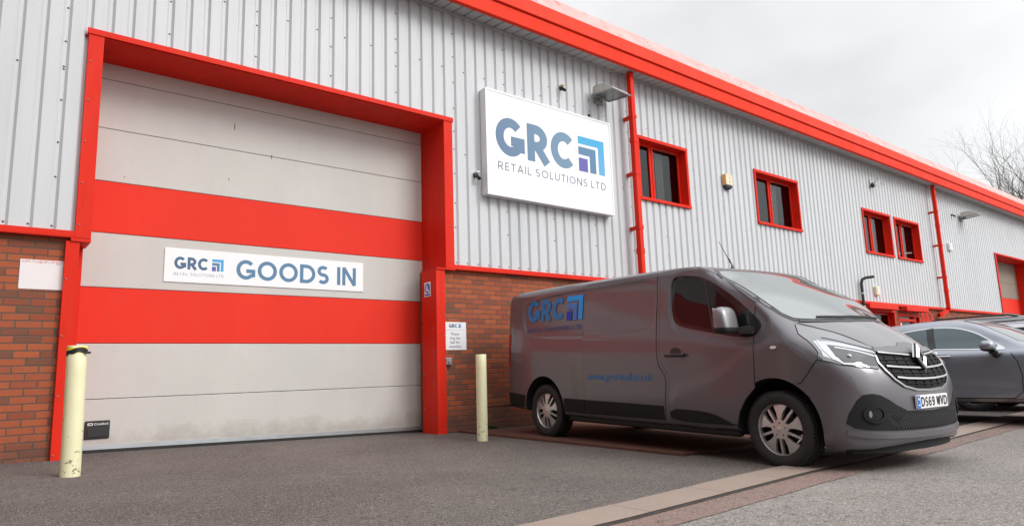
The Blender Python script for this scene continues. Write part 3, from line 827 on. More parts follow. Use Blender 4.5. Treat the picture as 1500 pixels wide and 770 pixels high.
# worn red parking bay, a thin raised layer with a broken edge
def slab():
    xs = [5.72] + list(np.arange(5.9, 8.9, .15)); ys = [-.0] + list(np.arange(-.15, -3.8, -.15)) + [-3.92]
    rows = []
    for j, y in enumerate(ys):
        r = []
        for i, x in enumerate(xs):
            xx = x + (.004 * math.sin(y * 11) + .004 * math.sin(y * 27) if i == 0 else 0)
            yy = y + (.005 * math.sin(x * 9) + .004 * math.sin(x * 23) if j == len(ys) - 1 else 0)
            r.append((xx, yy + (.05 if j == 0 else 0), zg(xx, yy) + .028))
        rows.append(r)
    V = [p for r in rows for p in r]; n = len(xs); F = []
    for i in range(len(rows) - 1):
        for j in range(n - 1): F.append((i * n + j, (i + 1) * n + j, (i + 1) * n + j + 1, i * n + j + 1))
    def skirt(ids):
        b = len(V)
        for k in ids: p = V[k]; V.append((p[0], p[1], p[2] - .04))
        for q in range(len(ids) - 1): F.append((ids[q], ids[q + 1], b + q + 1, b + q))
    skirt([i * n for i in range(len(rows))]); skirt([(len(rows) - 1) * n + j for j in range(n)]); skirt([i * n + n - 1 for i in range(len(rows))][::-1])
    o = mesh_obj('parking_bay', V, F, M['slab']); o['kind'] = 'structure'
slab()

# ------------------------------------------------------------------ unseen wing added on the left to darken surfaces facing it
def wing():
    o = empty('added_shade_unit', (-11, -16, 0), 0, 'unseen dark brick and brown clad unit, added to block light from the left', 'building')
    m = MB(); m.box(-4, 6, -17, 13, -.4, 3.2); m.build('brick_wall', M['brick'], o)
    m = MB(); m.box(-4, 6.05, -17, 13, 3.2, 11.0); m.build('cladding', mat('brown_cladding', (.10, .085, .075), .6), o)
    m = MB(); m.box(-4.2, 6.3, -17.2, 13.1, 11.0, 11.3); m.build('roof', M['roof'], o)
    for y in (-13, -8, -3, 2, 7):
        m = MB(); m.box(5.98, 6.04, y - .9, y + .9, .9, 2.1); w = m.build('window', M['red'], o)
        m = MB(); m.box(6.041, 6.046, y - .8, y + .8, 1.0, 2.0); m.build('pane', M['glass_dark'], w)
wing()

# ------------------------------------------------------------------ the industrial unit
BX0, BX1 = -14.0, 52.0
Y_BRICK = .06
unit = empty('industrial_unit', (20, 0, 0), 0, 'long grey corrugated industrial unit with red trim, red roof edge and low brick base', 'warehouse')
def U(mb, name, m, parent=None, smooth=None):
    o = mb.build(name, m, None, smooth)
    o.parent = parent or unit
    o.location = (-20, 0, 0) if (parent is None) else (0, 0, 0)
    return o
def cuts(x0, x1, z0, z1, holes):
    xs = sorted(set([x0, x1] + [v for h in holes for v in h[:2] if x0 < v < x1]))
    out = []
    for a, b in zip(xs[:-1], xs[1:]):
        hs = sorted([(h[2], h[3]) for h in holes if h[0] < (a + b) / 2 < h[1]])
        z = z0
        for c, d in hs:
            if c > z: out.append((a, b, z, min(c, z1)))
            z = max(z, d)
        if z < z1: out.append((a, b, z, z1))
    return out
WIN = [(10.01, 11.60, 3.98, 5.28), (14.14, 16.13, 3.965, 5.275), (19.62, 21.46, 3.75, 5.05), (21.73, 23.58, 3.755, 5.035)]
DOOR1 = (.83, 5.64, 2.30, 4.66)
DOOR2 = (30.68, 35.6, 2.40, 4.70)
TRIM_Z0, TRIM_Z1 = 2.30, 2.37
PITCH, PH0 = .2035, .218
def prof_x(x0, x1):
    """corrugation profile points between x0 and x1: wide crowns at y=0, narrow troughs at y=.03"""
    pts = []
    k0 = int(math.floor((x0 - PH0) / PITCH)) - 1; k1 = int(math.ceil((x1 - PH0) / PITCH)) + 1
    for k in range(k0, k1 + 1):
        c = PH0 + k * PITCH
        pts += [(c - .040, 0.0), (c - .014, .030), (c + .016, .030), (c + .042, 0.0)]
    xs = [p[0] for p in pts]; ys = [p[1] for p in pts]
    f = lambda x: float(np.interp(x, xs, ys))
    return [(x0, f(x0))] + [p for p in pts if x0 < p[0] < x1] + [(x1, f(x1))]
mb = MB()
for a, b, c, d in cuts(BX0, BX1, TRIM_Z1 - .03, 6.46, WIN + [(.83 + .02, 5.64 - .02, 0, 4.66 - .02), (30.7, 35.58, 0, 4.68)]):
    P = prof_x(a, b); n = len(P)
    mb.add([(x, y, c) for x, y in P] + [(x, y, d) for x, y in P], [(i, i + 1, n + i + 1, n + i) for i in range(n - 1)])
clad_mb = mb
mb = MB()
GWIN = (19.15, 20.92, .9, 2.10); GDOOR = (21.40, 22.98, -.3, 2.11)
for a, b, c, d in cuts(BX0, BX1, -.4, TRIM_Z0 + .02, [(.80, 5.44, -1, 3), GWIN, GDOOR, (30.70, 35.58, -1, 3)]):
    mb.quad((a, Y_BRICK, c), (b, Y_BRICK, c), (b, Y_BRICK, d), (a, Y_BRICK, d))
for x, s in ((.80, 1), (5.44, -1)): mb.quad((x, Y_BRICK, -.4), (x, .7, -.4), (x, .7, 2.32), (x, Y_BRICK, 2.32))
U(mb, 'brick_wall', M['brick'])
# drip trim at the foot of the cladding
mb = MB()
for a, b in ((BX0, .83), (5.64, DOOR2[0]), (DOOR2[1], BX1)):
    mb.box(a, b, -.028, .056, TRIM_Z0, TRIM_Z0 + .012); mb.box(a, b, -.030, -.022, TRIM_Z0 + .012, TRIM_Z1); mb.box(a, b, -.022, .03, TRIM_Z1 - .012, TRIM_Z1 - .004)
U(mb, 'base_trim', M['red'])
# eaves: sloping ribbed soffit, two red bands, faded roof edge
mb = MB()
k0 = int((BX0 - PH0) / PITCH); k1 = int((BX1 - PH0) / PITCH)
P = []
for k in range(k0, k1):
    c = PH0 + k * PITCH; P += [(c - .085, 0), (c - .030, 0), (c - .022, .024), (c - .004, .024), (c + .004, 0)]
n = len(P)
mb.add([(x, .035, 6.455 + d) for x, d in P] + [(x, -.405, 6.41 + d) for x, d in P], [(i, i + n, i + n + 1, i + 1) for i in range(n - 1)])
U(mb, 'soffit', M['soffit'])
mb = MB(); mb.box(BX0, BX1, -.035, -.002, 6.405, 6.445); U(mb, 'soffit_angle', M['soffit'])
def prism_x(poly, x0, x1):
    n = len(poly); V = [(x0, y, z) for y, z in poly] + [(x1, y, z) for y, z in poly]
    F = [(i, i + n, (i + 1) % n + n, (i + 1) % n) for i in range(n)] + [tuple(range(n)), tuple(range(2 * n - 1, n - 1, -1))]
    return V, F
mb = MB(); mb.add(*prism_x([(-.350, 6.392), (-.405, 6.386), (-.425, 6.400), (-.440, 6.620), (-.35, 6.620)][::-1], BX0, BX1)); U(mb, 'gutter_fascia', M['red_fascia'])
mb = MB(); mb.add(*prism_x([(-.38, 6.632), (-.455, 6.640), (-.470, 6.652), (-.440, 6.905), (-.38, 6.905)][::-1], BX0, BX1)); fas_mb = mb
mb = MB()
mb.add(*prism_x([(-.38, 6.907), (-.441, 6.907), (-.27, 7.245), (-.16, 7.275), (-.16, 7.20), (-.26, 7.18)][::-1], BX0, BX1)); U(mb, 'roof_edge', M['faded'])
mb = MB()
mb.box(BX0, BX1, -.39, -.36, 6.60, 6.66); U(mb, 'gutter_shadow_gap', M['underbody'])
mb = MB()
x = 1.1
while x < BX1:
    mb.box(x, x + .012, -.4665, -.4645, 6.665, 6.70)
    for (y, z) in ((-.4665, 6.70), (-.456, 6.79), (-.446, 6.875), (-.415, 6.96), (-.372, 7.05), (-.326, 7.14)):
        mb.lathe([(0, y - .008), (.010, y - .006), (.013, y + .004)], (x + .006, 0, z), 'y', 8)
    x += 3.02
fas_mb.absorb(mb, 1); U(fas_mb, 'upper_fascia', [M['red_fascia'], M['screw']])
mb = MB()
mb.quad((BX0, -.17, 7.262), (BX1, -.17, 7.262), (BX1, 16, 8.7), (BX0, 16, 8.7)); mb.quad((BX0, 16, 8.7), (BX1, 16, 8.7), (BX1, 32, 7.262), (BX0, 32, 7.262))
U(mb, 'roof', M['roof'])
mb = MB()
for x in (BX0, BX1): mb.add([(x, 0, -.4), (x, 32, -.4), (x, 32, 7.2), (x, 16, 8.65), (x, 0, 7.2)], [(0, 1, 2, 3, 4)])
mb.quad((BX0, 32, -.4), (BX1, 32, -.4), (BX1, 32, 7.2), (BX0, 32, 7.2)); mb.quad((BX0, .03, 6.44), (BX1, .03, 6.44), (BX1, .03, 7.2), (BX0, .03, 7.2))
U(mb, 'end_wall', M['clad'])
# cladding screws
mb = MB()
def screw(x, z, y=.0, r=.0095):
    mb.lathe([(0, y - .010), (r * .75, y - .009), (r, y - .003), (r * 1.25, y)], (x, 0, z), 'y', 7)
inhole = lambda x, z: any(h[0] - .05 < x < h[1] + .05 and h[2] - .08 < z < h[3] + .08 for h in WIN) or (.78 < x < 5.69 and z < 4.70) or (30.6 < x < 35.7 and z < 4.75)
kk = 0
for k in range(int((BX0 - PH0) / PITCH), int((46 - PH0) / PITCH)):
    c = PH0 + k * PITCH + .002
    rows = [(TRIM_Z1 + .045, 1)]
    if k % 5 == 2: rows += [(z + (random.random() - .5) * .02, 1) for z in (2.95, 3.33, 3.8, 4.19, 4.48, 4.87, 5.29, 5.72, 6.12)]
    if k % 2 == 0: rows += [(4.14 + .012 * math.sin(k), 1), (5.50 + .01 * math.sin(k * 3), 1)]
    if .8 < c < 5.66: rows.append((4.685, 1))
    for z, _ in rows:
        if not inhole(c, z): screw(c, z, .030)
clad_mb.absorb(mb, 1); U(clad_mb, 'cladding', [M['clad'], M['screw']])

# goods door surround: flat red trim, deep reveal, lower steel jambs
mb = MB()
mb.box(.83, .978, -.034, -.018, 2.30, 4.615); mb.box(5.486, 5.64, -.034, -.018, 2.31, 4.625)
mb.box(.815, 5.655, -.046, -.016, 4.60, 4.665)
mb.box(.83, .978, -.0175, .05, 2.2995, 4.60); mb.box(5.489, 5.64, -.0175, .05, 2.31, 4.60)
V = [(.80, -.018, 4.597), (5.66, -.018, 4.597), (5.66, .70, 4.585), (.80, .70, 4.585)]
mb.box(.80, 5.66, -.0155, .72, 4.585, 4.598)
mb.box(.955, .975, -.016, .72, 2.28, 4.584); mb.box(5.486, 5.506, -.016, .72, 2.28, 4.584)
mb.box(.80, .98, -.030, .40, 2.262, 2.298); mb.box(5.322, 5.66, -.030, .40, 2.285, 2.309)
mb.box(.760, .883, -.012, .39, -.25, 2.261); mb.box(5.323, 5.474, -.012, .39, -.25, 2.284)
mb.box(.86, .96, .391, .72, -.25, 2.27); mb.box(5.482, 5.52, .391, .72, -.25, 2.279)
sur_mb = mb
mb = MB()
def fscrew(x, y, z, ax='y', r=.0095):
    if ax == 'y': mb.lathe([(0, y - .010), (r * .8, y - .008), (r, y)], (x, 0, z), 'y', 8)
    elif ax == 'x': mb.lathe([(0, x - .010), (r * .8, x - .008), (r, x)], (0, y, z), 'x', 8)
    else: mb.lathe([(0, z - .010), (r * .8, z - .008), (r, z)], (x, y, 0), 'z', 8)
for z in (2.44, 2.9, 3.36, 3.83, 4.28): fscrew(.862, -.034, z)
for z in (2.42, 2.95, 3.45, 3.93, 4.45): fscrew(5.57, -.034, z)
for z in (.08, .66, 1.27, 1.86): fscrew(.782, -.012, z)
for z in (.05, .53, .98, 1.32, 1.62, 1.95): fscrew(5.452, -.012, z); fscrew(5.323, .07, z + .1, 'x'); fscrew(5.323, .34, z + .22, 'x')
for z in (2.55, 3.0, 3.45, 3.9, 4.3): fscrew(5.486, .58, z, 'x')
for x in np.arange(1.25, 5.3, .42): fscrew(x, .50, 4.585, 'z'); fscrew(x + .2, .12, 4.585, 'z')
sur_mb.absorb(mb, 1); U(sur_mb, 'door_surround', [M['red'], M['rivet']])

# sectional goods door
gd = empty('goods_door', (0, 0, 0)); gd.parent = unit; gd.location = (-20, 0, 0)
zs = [-.045, .606, 1.229, 1.871, 2.511, 3.13, 3.774, 4.388, 4.70]
for i, (a, b) in enumerate(zip(zs[:-1], zs[1:])):
    m = MB(); m.box(.95, 5.52, .64, .69, a + .003, b - .003, 0, .004)
    o = m.build('door_panel', M['panel_red'] if i in (2, 4) else M['panel'], gd)
    if i in (2, 4): o['label'] = 'red panel of the goods door'
m = MB()
for z in zs[1:-1]: m.box(.95, 5.52, .652, .685, z - .006, z + .006)
m.build('panel_joint', M['rubber'], gd)
def floor_bar(name, lo, hi, y0, y1, mt):
    V = [(x, y, zg(x, .3) + dz) for x in (.96, 5.51) for y, dz in ((y0, lo), (y1, lo), (y1, hi), (y0, hi))]
    q = MB(); q.add(V, [(0, 3, 2, 1), (4, 5, 6, 7), (0, 1, 5, 4), (1, 2, 6, 5), (2, 3, 7, 6), (3, 0, 4, 7)]); q.build(name, mt, gd)
floor_bar('bottom_rail', .034, .082, .629, .639, M['alu']); floor_bar('bottom_seal', -.06, .033, .612, .70, M['rubber'])
ph = MB(); ph.box(1.115, 1.36, .622, .640, .17, .37, 0, .008); ph.box(1.14, 1.335, .612, .6225, .19, .285, 0, .006)
hand = ph.build('pull_handle', M['black_plastic'], gd)
for nm, th, x, z, w, h in (('maker_name', 'Crawford', 1.205, .322, .135, .026),):
    put_font(nm, th, M['white_sign'], gd, lambda a, b, c: (a, .6205, b), x, z, w, h, .012)
m = MB(); m.box(1.142, 1.192, .6195, .6215, .320, .346); m.box(1.150, 1.184, .6190, .6194, .327, .339, 1); m.build('maker_mark', [M['white_sign'], M['ink']], gd)
rust = mat('rusty_scratch', (.20, .10, .045), .8)
for x, z, l in ((2.6, 4.06, .085), (2.55, 3.35, .03), (1.35, 3.2, .015), (4.35, 3.1, .03), (3.1, 3.74, .06)):
    m = MB(); m.box(x, x + .012, .6385, .6405, z, z + l); m.build('rust_mark', rust, gd)

# windows
def window(x0, x1, z0, z1, split=.45, depth=.19):
    m = MB(); t = .055
    m.box(x0 - t, x1 + t, -.035, .03, z1, z1 + t + .01); m.box(x0 - t, x1 + t, -.050, .03, z0 - t, z0)
    m.box(x0 - t, x0, -.030, .03, z0, z1); m.box(x1, x1 + t, -.030, .03, z0, z1)
    e = .012
    m.box(x0 - e, x0, .031, depth + .06, z0 - e, z1 + e); m.box(x1, x1 + e, .031, depth + .06, z0 - e, z1 + e)
    m.box(x0, x1, .031, depth + .06, z1, z1 + e); m.box(x0, x1, .031, depth + .06, z0 - e, z0)
    f = .045; xm = x0 + (x1 - x0) * split
    for a, b, c, d in ((x0 + .001, x0 + f, z0 + .001, z1 - .001), (x1 - f, x1 - .001, z0 + .001, z1 - .001), (x0 + f, x1 - f, z0 + .001, z0 + f), (x0 + f, x1 - f, z1 - f, z1 - .001), (xm - .034, xm + .034, z0 + f, z1 - f)):
        m.box(a, b, depth - .03, depth + .03, c, d)
    m.box(xm + .034, x1 - f, depth - .045, depth - .031, z0 + f - .02, z0 + f + .02); m.box(xm + .045, x1 - f, depth - .045, depth - .031, z1 - f - .02, z1 - f + .02)
    m.box(x1 - f - .02, x1 - f + .02, depth - .045, depth - .031, z0 + f + .021, z1 - f - .021); m.box(xm + .03, xm + .07, depth - .045, depth - .031, z0 + f + .021, z1 - f - .021)
    w = U(m, 'window', M['red'])
    for a, b in ((x0 + f, xm - .034), (xm + .034, x1 - f)):
        q = MB(); q.quad((a, depth, z0 + f), (b, depth, z0 + f), (b, depth, z1 - f), (a, depth, z1 - f)); q.build('pane', M['window_glass'], w)
    q = MB()
    for k in range(5): q.box(xm + .30 + .05 * k, xm + .335 + .05 * k, depth + .10, depth + .104, z0 + .02, z1 - .02)
    q.build('blind', M['blind'], w)
    q = MB(); q.box(xm + .25, x1 - f - .25, depth - .050, depth - .046, z1 - f - .012, z1 - f + .008); q.build('trickle_vent', M['black_plastic'], w)
    return w
for w in WIN: window(w[0] + .055, w[1] - .055, w[2] + .055, w[3] - .06, .37 if w[0] < 11 else .45)
window(GWIN[0], GWIN[1], GWIN[2], GWIN[3], .42, .16)
# entrance door
m = MB(); x0, x1, z0, z1 = GDOOR
for a, b, c, d in ((x0 + .002, x0 + .09, z0, z1 - .002), (x1 - .09, x1 - .002, z0, z1 - .002), (x0 + .09, x1 - .09, z1 - .09, z1 - .002), (x1 - .42, x1 - .34, z0, z1 - .09), (x0 + .09, x1 - .42, 1.87, 1.95)):
    m.box(a, b, .05, .16, c, d)
ed = U(m, 'entrance_door', M['red'])
m = MB(); m.quad((x0, .13, z0), (x1, .13, z0), (x1, .13, z1 - .01), (x0, .13, z1 - .01)); m.build('pane', M['glass_dark'], ed)
m = MB(); m.box(x0 + .16, x0 + .34, .118, .124, 1.62, 1.84); m.box(x0 + .19, x0 + .25, .112, .1175, 1.60, 1.66, 1); m.build('door_notice', [M['white_sign'], M['leaf']], ed)
for a, b in ((19.0, 20.83), (21.40, 23.0)):
    m = MB(); m.box(a, b, -.21, -.032, 2.15, 2.294, 0, .012); U(m, 'shutter_box', M['red'])
# goods door of the next unit
m = MB()
a, b, c, d = DOOR2
m.box(a, a + .13, -.034, -.018, -.3, d - .05); m.box(b - .13, b, -.034, -.018, -.3, d - .05); m.box(a - .01, b + .01, -.046, -.016, d - .05, d)
m.box(a + .11, a + .13, -.017, .7, -.3, d - .06); m.box(b - .13, b - .11, -.017, .7, -.3, d - .06); m.box(a + .11, b - .11, -.017, .7, d - .06, d - .045)
U(m, 'door_surround', M['red'])
g2 = empty('goods_door', (0, 0, 0)); g2.parent = unit; g2.location = (-20, 0, 0)
for i, (p, q) in enumerate(zip([-.2, .6, 1.23, 1.87, 2.51, 3.13, 3.77], [.6, 1.23, 1.87, 2.51, 3.13, 3.77, 4.7])):
    m = MB(); m.box(a + .12, b - .12, .62, .67, p + .003, q - .003, 0, .004); o = m.build('door_panel', M['panel_red'] if i in (2, 4) else M['panel_dark'], g2)
# downpipes
def downpipe(x, ztop, zbot, kick):
    m = MB(); w = .052; y = -.205
    m.box(x - w, x + w, y - w, y + w, zbot, ztop, 0, .006)
    if kick:
        V = []
        for k, (cx, cz) in enumerate(((x, zbot + .05), (x - .02, zbot - .06), (x - .42, zbot - .20), (x - .5, zbot - .22))):
            for dy, dz in ((-w, -w), (w, -w), (w, w), (-w, w)): V.append((cx, y + dy + .05 * k, cz + dz))
        F = [(i * 4 + j, i * 4 + (j + 1) % 4, i * 4 + 4 + (j + 1) % 4, i * 4 + 4 + j) for i in range(3) for j in range(4)]
        m.add(V, F)
    o = U(m, 'downpipe', M['red'])
    for z in (5.52, 4.40, 3.35):
        q = MB(); q.box(x - .035, x + .035, y + w, -.001, z - .03, z + .03); q.box(x - w - .008, x + w + .008, y - w - .008, y + w - .001, z - .035, z + .035); q.build('bracket', M['red'], o)
    for z in (5.05, 2.9):
        q = MB(); q.box(x - w - .005, x + w + .005, y - w - .005, y + w + .005, z - .05, z + .05); q.build('pipe_collar', M['red'], o)
downpipe(9.70, 6.42, -.15, False)
downpipe(24.67, 6.42, 2.32, True)
# ------------------------------------------------------------------ things fixed to the wall
YS = -.152
sb = empty('lightbox_sign', (7.65, 0, 3.5), 0, 'large white lightbox sign with blue company lettering above the van', 'sign')
def at(o): return Vector(o.location)
def local(o): 
    L = at(o); return lambda a, b, c, y=0: (a - L.x, y - c - L.y, b - L.z)
L0 = at(sb)
m = MB(); m.box(6.205 - L0.x, 9.105 - L0.x, -.148, -.001, 3.512 - L0.z, 5.275 - L0.z, 0, .012); m.build('sign_case', M['white_frame'], sb)
m = MB(); fr = .035
m.box(6.205 - L0.x, 9.105 - L0.x, -.158, -.1485, 5.275 - fr - L0.z, 5.275 - L0.z); m.box(6.205 - L0.x, 9.105 - L0.x, -.158, -.1485, 3.512 - L0.z, 3.512 + fr - L0.z)
m.box(6.205 - L0.x, 6.205 + fr - L0.x, -.158, -.1485, 3.512 + fr - L0.z, 5.275 - fr - L0.z); m.box(9.105 - fr - L0.x, 9.105 - L0.x, -.158, -.1485, 3.512 + fr - L0.z, 5.275 - fr - L0.z)
m.build('sign_frame', M['white_frame'], sb)
m = MB(); m.quad(*[(x - L0.x, -.1515, z - L0.z) for x, z in ((6.24, 3.547), (9.07, 3.547), (9.07, 5.24), (6.24, 5.24))]); m.build('sign_face', M['white_sign'], sb)
pl = lambda a, b, c: (a - L0.x, -.1530 - c, b - L0.z)
M['slate'] = grad_mat('slate_blue_print', (0.085, 0.155, 0.265), (0.135, 0.245, 0.35), 'X', 6.4 - L0.x, 8.1 - L0.x)
put_word('letter', 'GRC', M['slate'], sb, pl, 6.396, 4.205, 1.755, .648, .25, .085)
put_word('letter', 'RETAIL SOLUTIONS LTD', M['grey_text'], sb, pl, 6.427, 3.955, 2.478, .130, .12, .27, .40)
s1 = grad_mat('sky_to_steel_print', (0.025, 0.34, 0.60), (0.10, 0.36, 0.62), 'Z', 4.85 - L0.z, 4.2 - L0.z)
logo_mark(sb, pl, 8.245, 8.905, 4.222, 4.868, (s1, M['steel_blue'], M['violet']))

def plate_thing(name, x0, x1, z0, z1, y, th, m, label, cat, bev=.004):
    o = empty(name, ((x0 + x1) / 2, y, z0), 0, label, cat)
    b = MB(); b.box(-(x1 - x0) / 2, (x1 - x0) / 2, -th, -.0005, 0, z1 - z0, 0, bev); b.build('board', m, o)
    return o, (lambda a, bb, c: (a - (x0 + x1) / 2, -th - .0012 - c, bb - z0))
bn, pl = plate_thing('goods_in_banner', 1.833, 4.478, 1.974, 2.396, .64, .012, M['white_sign'], 'wide white GOODS IN banner across the roller door between two red bands', 'sign')
put_word('letter', 'GRC', M['navy'], bn, pl, 1.945, 2.140, .400, .153, .23, .10)
put_word('letter', 'RETAIL SOLUTIONS LTD', M['pale_text'], bn, pl, 1.945, 2.061, .585, .036, .13, .30, .40)
put_word('letter', 'GOODS IN', M['steel_blue'], bn, pl, 2.685, 2.055, 1.675, .258, .185, .115, .36)
logo_mark(bn, pl, 2.385, 2.525, 2.138, 2.291, (M['sky_blue'], M['steel_blue'], M['violet']))

bl, pl = plate_thing('blank_sign', .387, .768, 1.745, 2.052, Y_BRICK, .008, M['blank_sign'], 'blank white board with washed out pink top edge on brickwork left of the goods door', 'sign')
mb = MB()
for i in range(17):
    w = .008 + .012 * random.random(); x = .405 + i * .0205
    mb.quad(*[pl(a, b, 0) for a, b in ((x, 2.043 - .012 - .026 * random.random()), (x + w, 2.043 - .012 - .02 * random.random()), (x + w, 2.044), (x, 2.044))])
mb.build('faded_lettering', M['pink_stain'], bl)

bs, pl = plate_thing('bell_sign', 5.478, 5.885, 1.105, 1.517, Y_BRICK - .002, .006, M['white_sign'], 'small white notice asking visitors to ring the bell, on brickwork right of the goods door', 'sign')
put_word('letter', 'GRC', M['navy'], bs, pl, 5.575, 1.435, .150, .056, .24, .10)
logo_mark(bs, pl, 5.745, 5.790, 1.435, 1.491, (M['sky_blue'], M['steel_blue'], M['navy']))
mb = MB(); mb.quad(*[pl(a, b, 0) for a, b in ((5.50, 1.398), (5.865, 1.398), (5.865, 1.401), (5.50, 1.401))]); mb.build('rule_line', M['pale_text'], bs)
for i, s in enumerate(('Please', 'ring the', 'bell for', 'attention')):
    put_font('lettering', s, M['grey_text'], bs, pl, 5.682, 1.325 - i * .062, None, .043, .004, True)

bb = empty('bell_push', (5.54, Y_BRICK, .94), 0, 'small grey weatherproof bell push box on brickwork under the bell notice', 'doorbell')
m = MB(); m.box(-.055, .055, -.055, -.0005, -.055, .055, 0, .012); m.build('box', M['grey_plastic'], bb)
m = MB(); m.lathe([(0, -.072), (.020, -.071), (.024, -.0555)], (0, 0, 0), 'y', 16); m.build('button', M['galv'], bb)
m = MB(); m.tube([(-.02, -.012, -.055), (-.03, -.012, -.12), (-.055, -.012, -.15)], .006, 6); m.build('cable', M['grey_plastic'], bb)

ss = empty('safety_sign', (5.323, .225, 1.90), 0, 'small blue and white mandatory safety sticker on the right red door jamb', 'sign')
m = MB(); m.box(-.004, -.0005, -.085, .085, 0, .215); m.build('board', M['white_sign'], ss)
m = MB()
m.add([(-.0052, .072 * math.cos(t), .125 + .072 * math.sin(t)) for t in np.linspace(0, 2 * math.pi, 24, endpoint=False)], [tuple(range(24))[::-1]])
m.add([(-.0052, y, z) for y, z in ((.07, .012), (-.07, .012), (-.07, .042), (.07, .042))], [(0, 1, 2, 3)]); m.build('blue_disc', M['plate_blue'], ss)
m = MB()
m.add([(-.0060, y, z) for y, z in ((.035, .080), (-.040, .080), (-.042, .098), (-.005, .112), (-.002, .165), (.032, .165), (.038, .12))], [tuple(range(7))]); m.build('boot_symbol', M['white_sign'], ss)

nm = empty('unit_number', (23.45, Y_BRICK, 1.93), 0, 'red numerals 503 on brickwork right of the entrance door', 'numbers')
put_word('numeral', '503', M['red'], nm, lambda a, b, c: (a - 23.45, -.012 - c * 3, b - 1.93), 23.06, 1.88, .88, .30, .26, .16)

# bollards
def bollard(x, y, r, h, lean, label, tape):
    z = zg(x, y)
    o = empty('bollard', (x, y, z), 0, label, 'bollard', 'pale yellow bollards guarding the goods door')
    m = MB(); N = 40; rings = [(r, -.12), (r * 1.0, .25), (r * .995, .6), (r, .9), (r, h - .004), (r * .97, h), (0, h - .003)]
    m.lathe(rings, (0, 0, 0), 'z', N); m.build('post', M['bollard'], o, .6)
    if tape:
        m = MB(); V = []; F = []
        n = 60
        for k in range(n + 1):
            t = 2 * math.pi * k / n
            hi = h - .030 + .014 * math.sin(2 * t + 4.2); lo = h - .078 + .020 * math.sin(t + 2.6) + .005 * math.sin(7 * t)
            V += [((r + .003) * math.cos(t), (r + .003) * math.sin(t), lo), ((r + .003) * math.cos(t), (r + .003) * math.sin(t), hi)]
        F = [(2 * k, 2 * k + 2, 2 * k + 3, 2 * k + 1) for k in range(n)]
        m.add(V, F); m.build('black_tape', M['tape_black'], o, 1.0)
        m = MB(); V = []
        for k in range(n + 1):
            t = 2 * math.pi * k / n
            V += [((r + .002) * math.cos(t), (r + .002) * math.sin(t), h - .062), ((r + .0015) * math.cos(t), (r + .0015) * math.sin(t), h - .012 + .006 * math.sin(4 * t))]
        m.add(V, [(2 * k, 2 * k + 2, 2 * k + 3, 2 * k + 1) for k in range(n)]); m.build('yellow_tape', M['tape_yellow'], o, 1.0)
        m = MB(); m.box(r * .55, r * 1.22, -r * .9 - .004, -r * .9 + .004, h - .072, h - .052); m.build('tape_tail', M['tape_black'], o)
    o.rotation_euler = lean
    return o
bollard(.781, -1.414, .076, 1.085, (0, R(-.6), 0), 'pale yellow steel bollard with torn black tape near its top', True)
bollard(5.228, -1.195, .069, 1.085, (0, R(.3), 0), 'pale yellow steel bollard without tape, beside the rear of the van', False)

# floodlights
def floodlight(x, z, label, tilt, yaw):
    o = empty('floodlight', (x, 0, z), 0, label, 'floodlight', 'wall floodlights under the eaves')
    m = MB(); m.box(-.10, .10, -.05, -.0005, -.10, .06, 0, .01); m.box(-.03, .03, -.17, -.0495, -.04, .03, 0, .008); m.build('bracket', M['grey_plastic'], o)
    T = Matrix.Translation((0, -.08, .02)) @ Matrix.Rotation(yaw, 4, 'Z') @ Matrix.Rotation(tilt, 4, 'X')
    # housing: a wedge, deep at the wall and thin at the nose
    w = .25; pts = [(0, .0), (0, .135), (-.06, .165), (-.24, .150), (-.44, .045), (-.48, .0)]
    n = len(pts)
    V = [(-w * (1 if i < 1 else .96), y, zz) for i, (y, zz) in enumerate(pts)] + [(w * (1 if i < 1 else .96), y, zz) for i, (y, zz) in enumerate(pts)]
    F = [(i, i + 1, i + 1 + n, i + n) for i in range(n - 1)] + [tuple(range(n))[::-1], tuple(range(n, 2 * n))] + [(n - 1, 0, n, 2 * n - 1)]
    m = MB(); m.add([tuple(T @ Vector(v)) for v in V], F); m.build('housing', M['lamp_body'], o)
    m = MB()
    for a, b, c, d in ((-w - .012, w + .012, -.50, -.47), (-w - .012, w + .012, -.03, .012), (-w - .012, -w + .02, -.47, -.03), (w - .02, w + .012, -.47, -.03)):
        m.box(a, b, c, d, -.022, -.002, 0, 0, T)
    m.build('lens_frame', M['grey_plastic'], o)
    m = MB(); m.box(-w + .02, w - .02, -.47, -.03, -.014, -.006, 0, 0, T); m.build('lens', M['lamp_glass'], o)
    return o
floodlight(8.98, 5.76, 'wedge shaped floodlight between the big white sign and the nearer red downpipe', R(4), R(6))
floodlight(27.55, 5.66, 'wedge shaped floodlight right of the farther red downpipe, high on the cladding', R(-6), R(4))

ab = empty('alarm_box', (12.98, 0, 4.60), 0, 'cream alarm box with dark blue strobe foot between the first two upper windows', 'alarm')
m = MB(); m.box(-.13, .13, -.10, -.0005, .085, .335, 0, .012); m.build('cover', M['cream'], ab)
m = MB(); m.box(-.132, -.1305, -.098, -.002, .09, .33); m.build('yellowed_side', M['cream_side'], ab)
m = MB(); n = 4
V = [(-.12, -.092, .084), (.12, -.092, .084), (.12, -.002, .084), (-.12, -.002, .084), (-.10, -.08, .03), (.10, -.08, .03), (.10, -.002, .03), (-.10, -.002, .03), (-.03, -.05, -.01), (.03, -.05, -.01), (.03, -.002, -.01), (-.03, -.002, -.01)]
m.add(V, [(i * 4 + j, i * 4 + (j + 1) % 4, i * 4 + 4 + (j + 1) % 4, i * 4 + 4 + j) for i in range(2) for j in range(4)] + [(8, 9, 10, 11)]); m.build('strobe', M['dark_blue_lens'], ab)
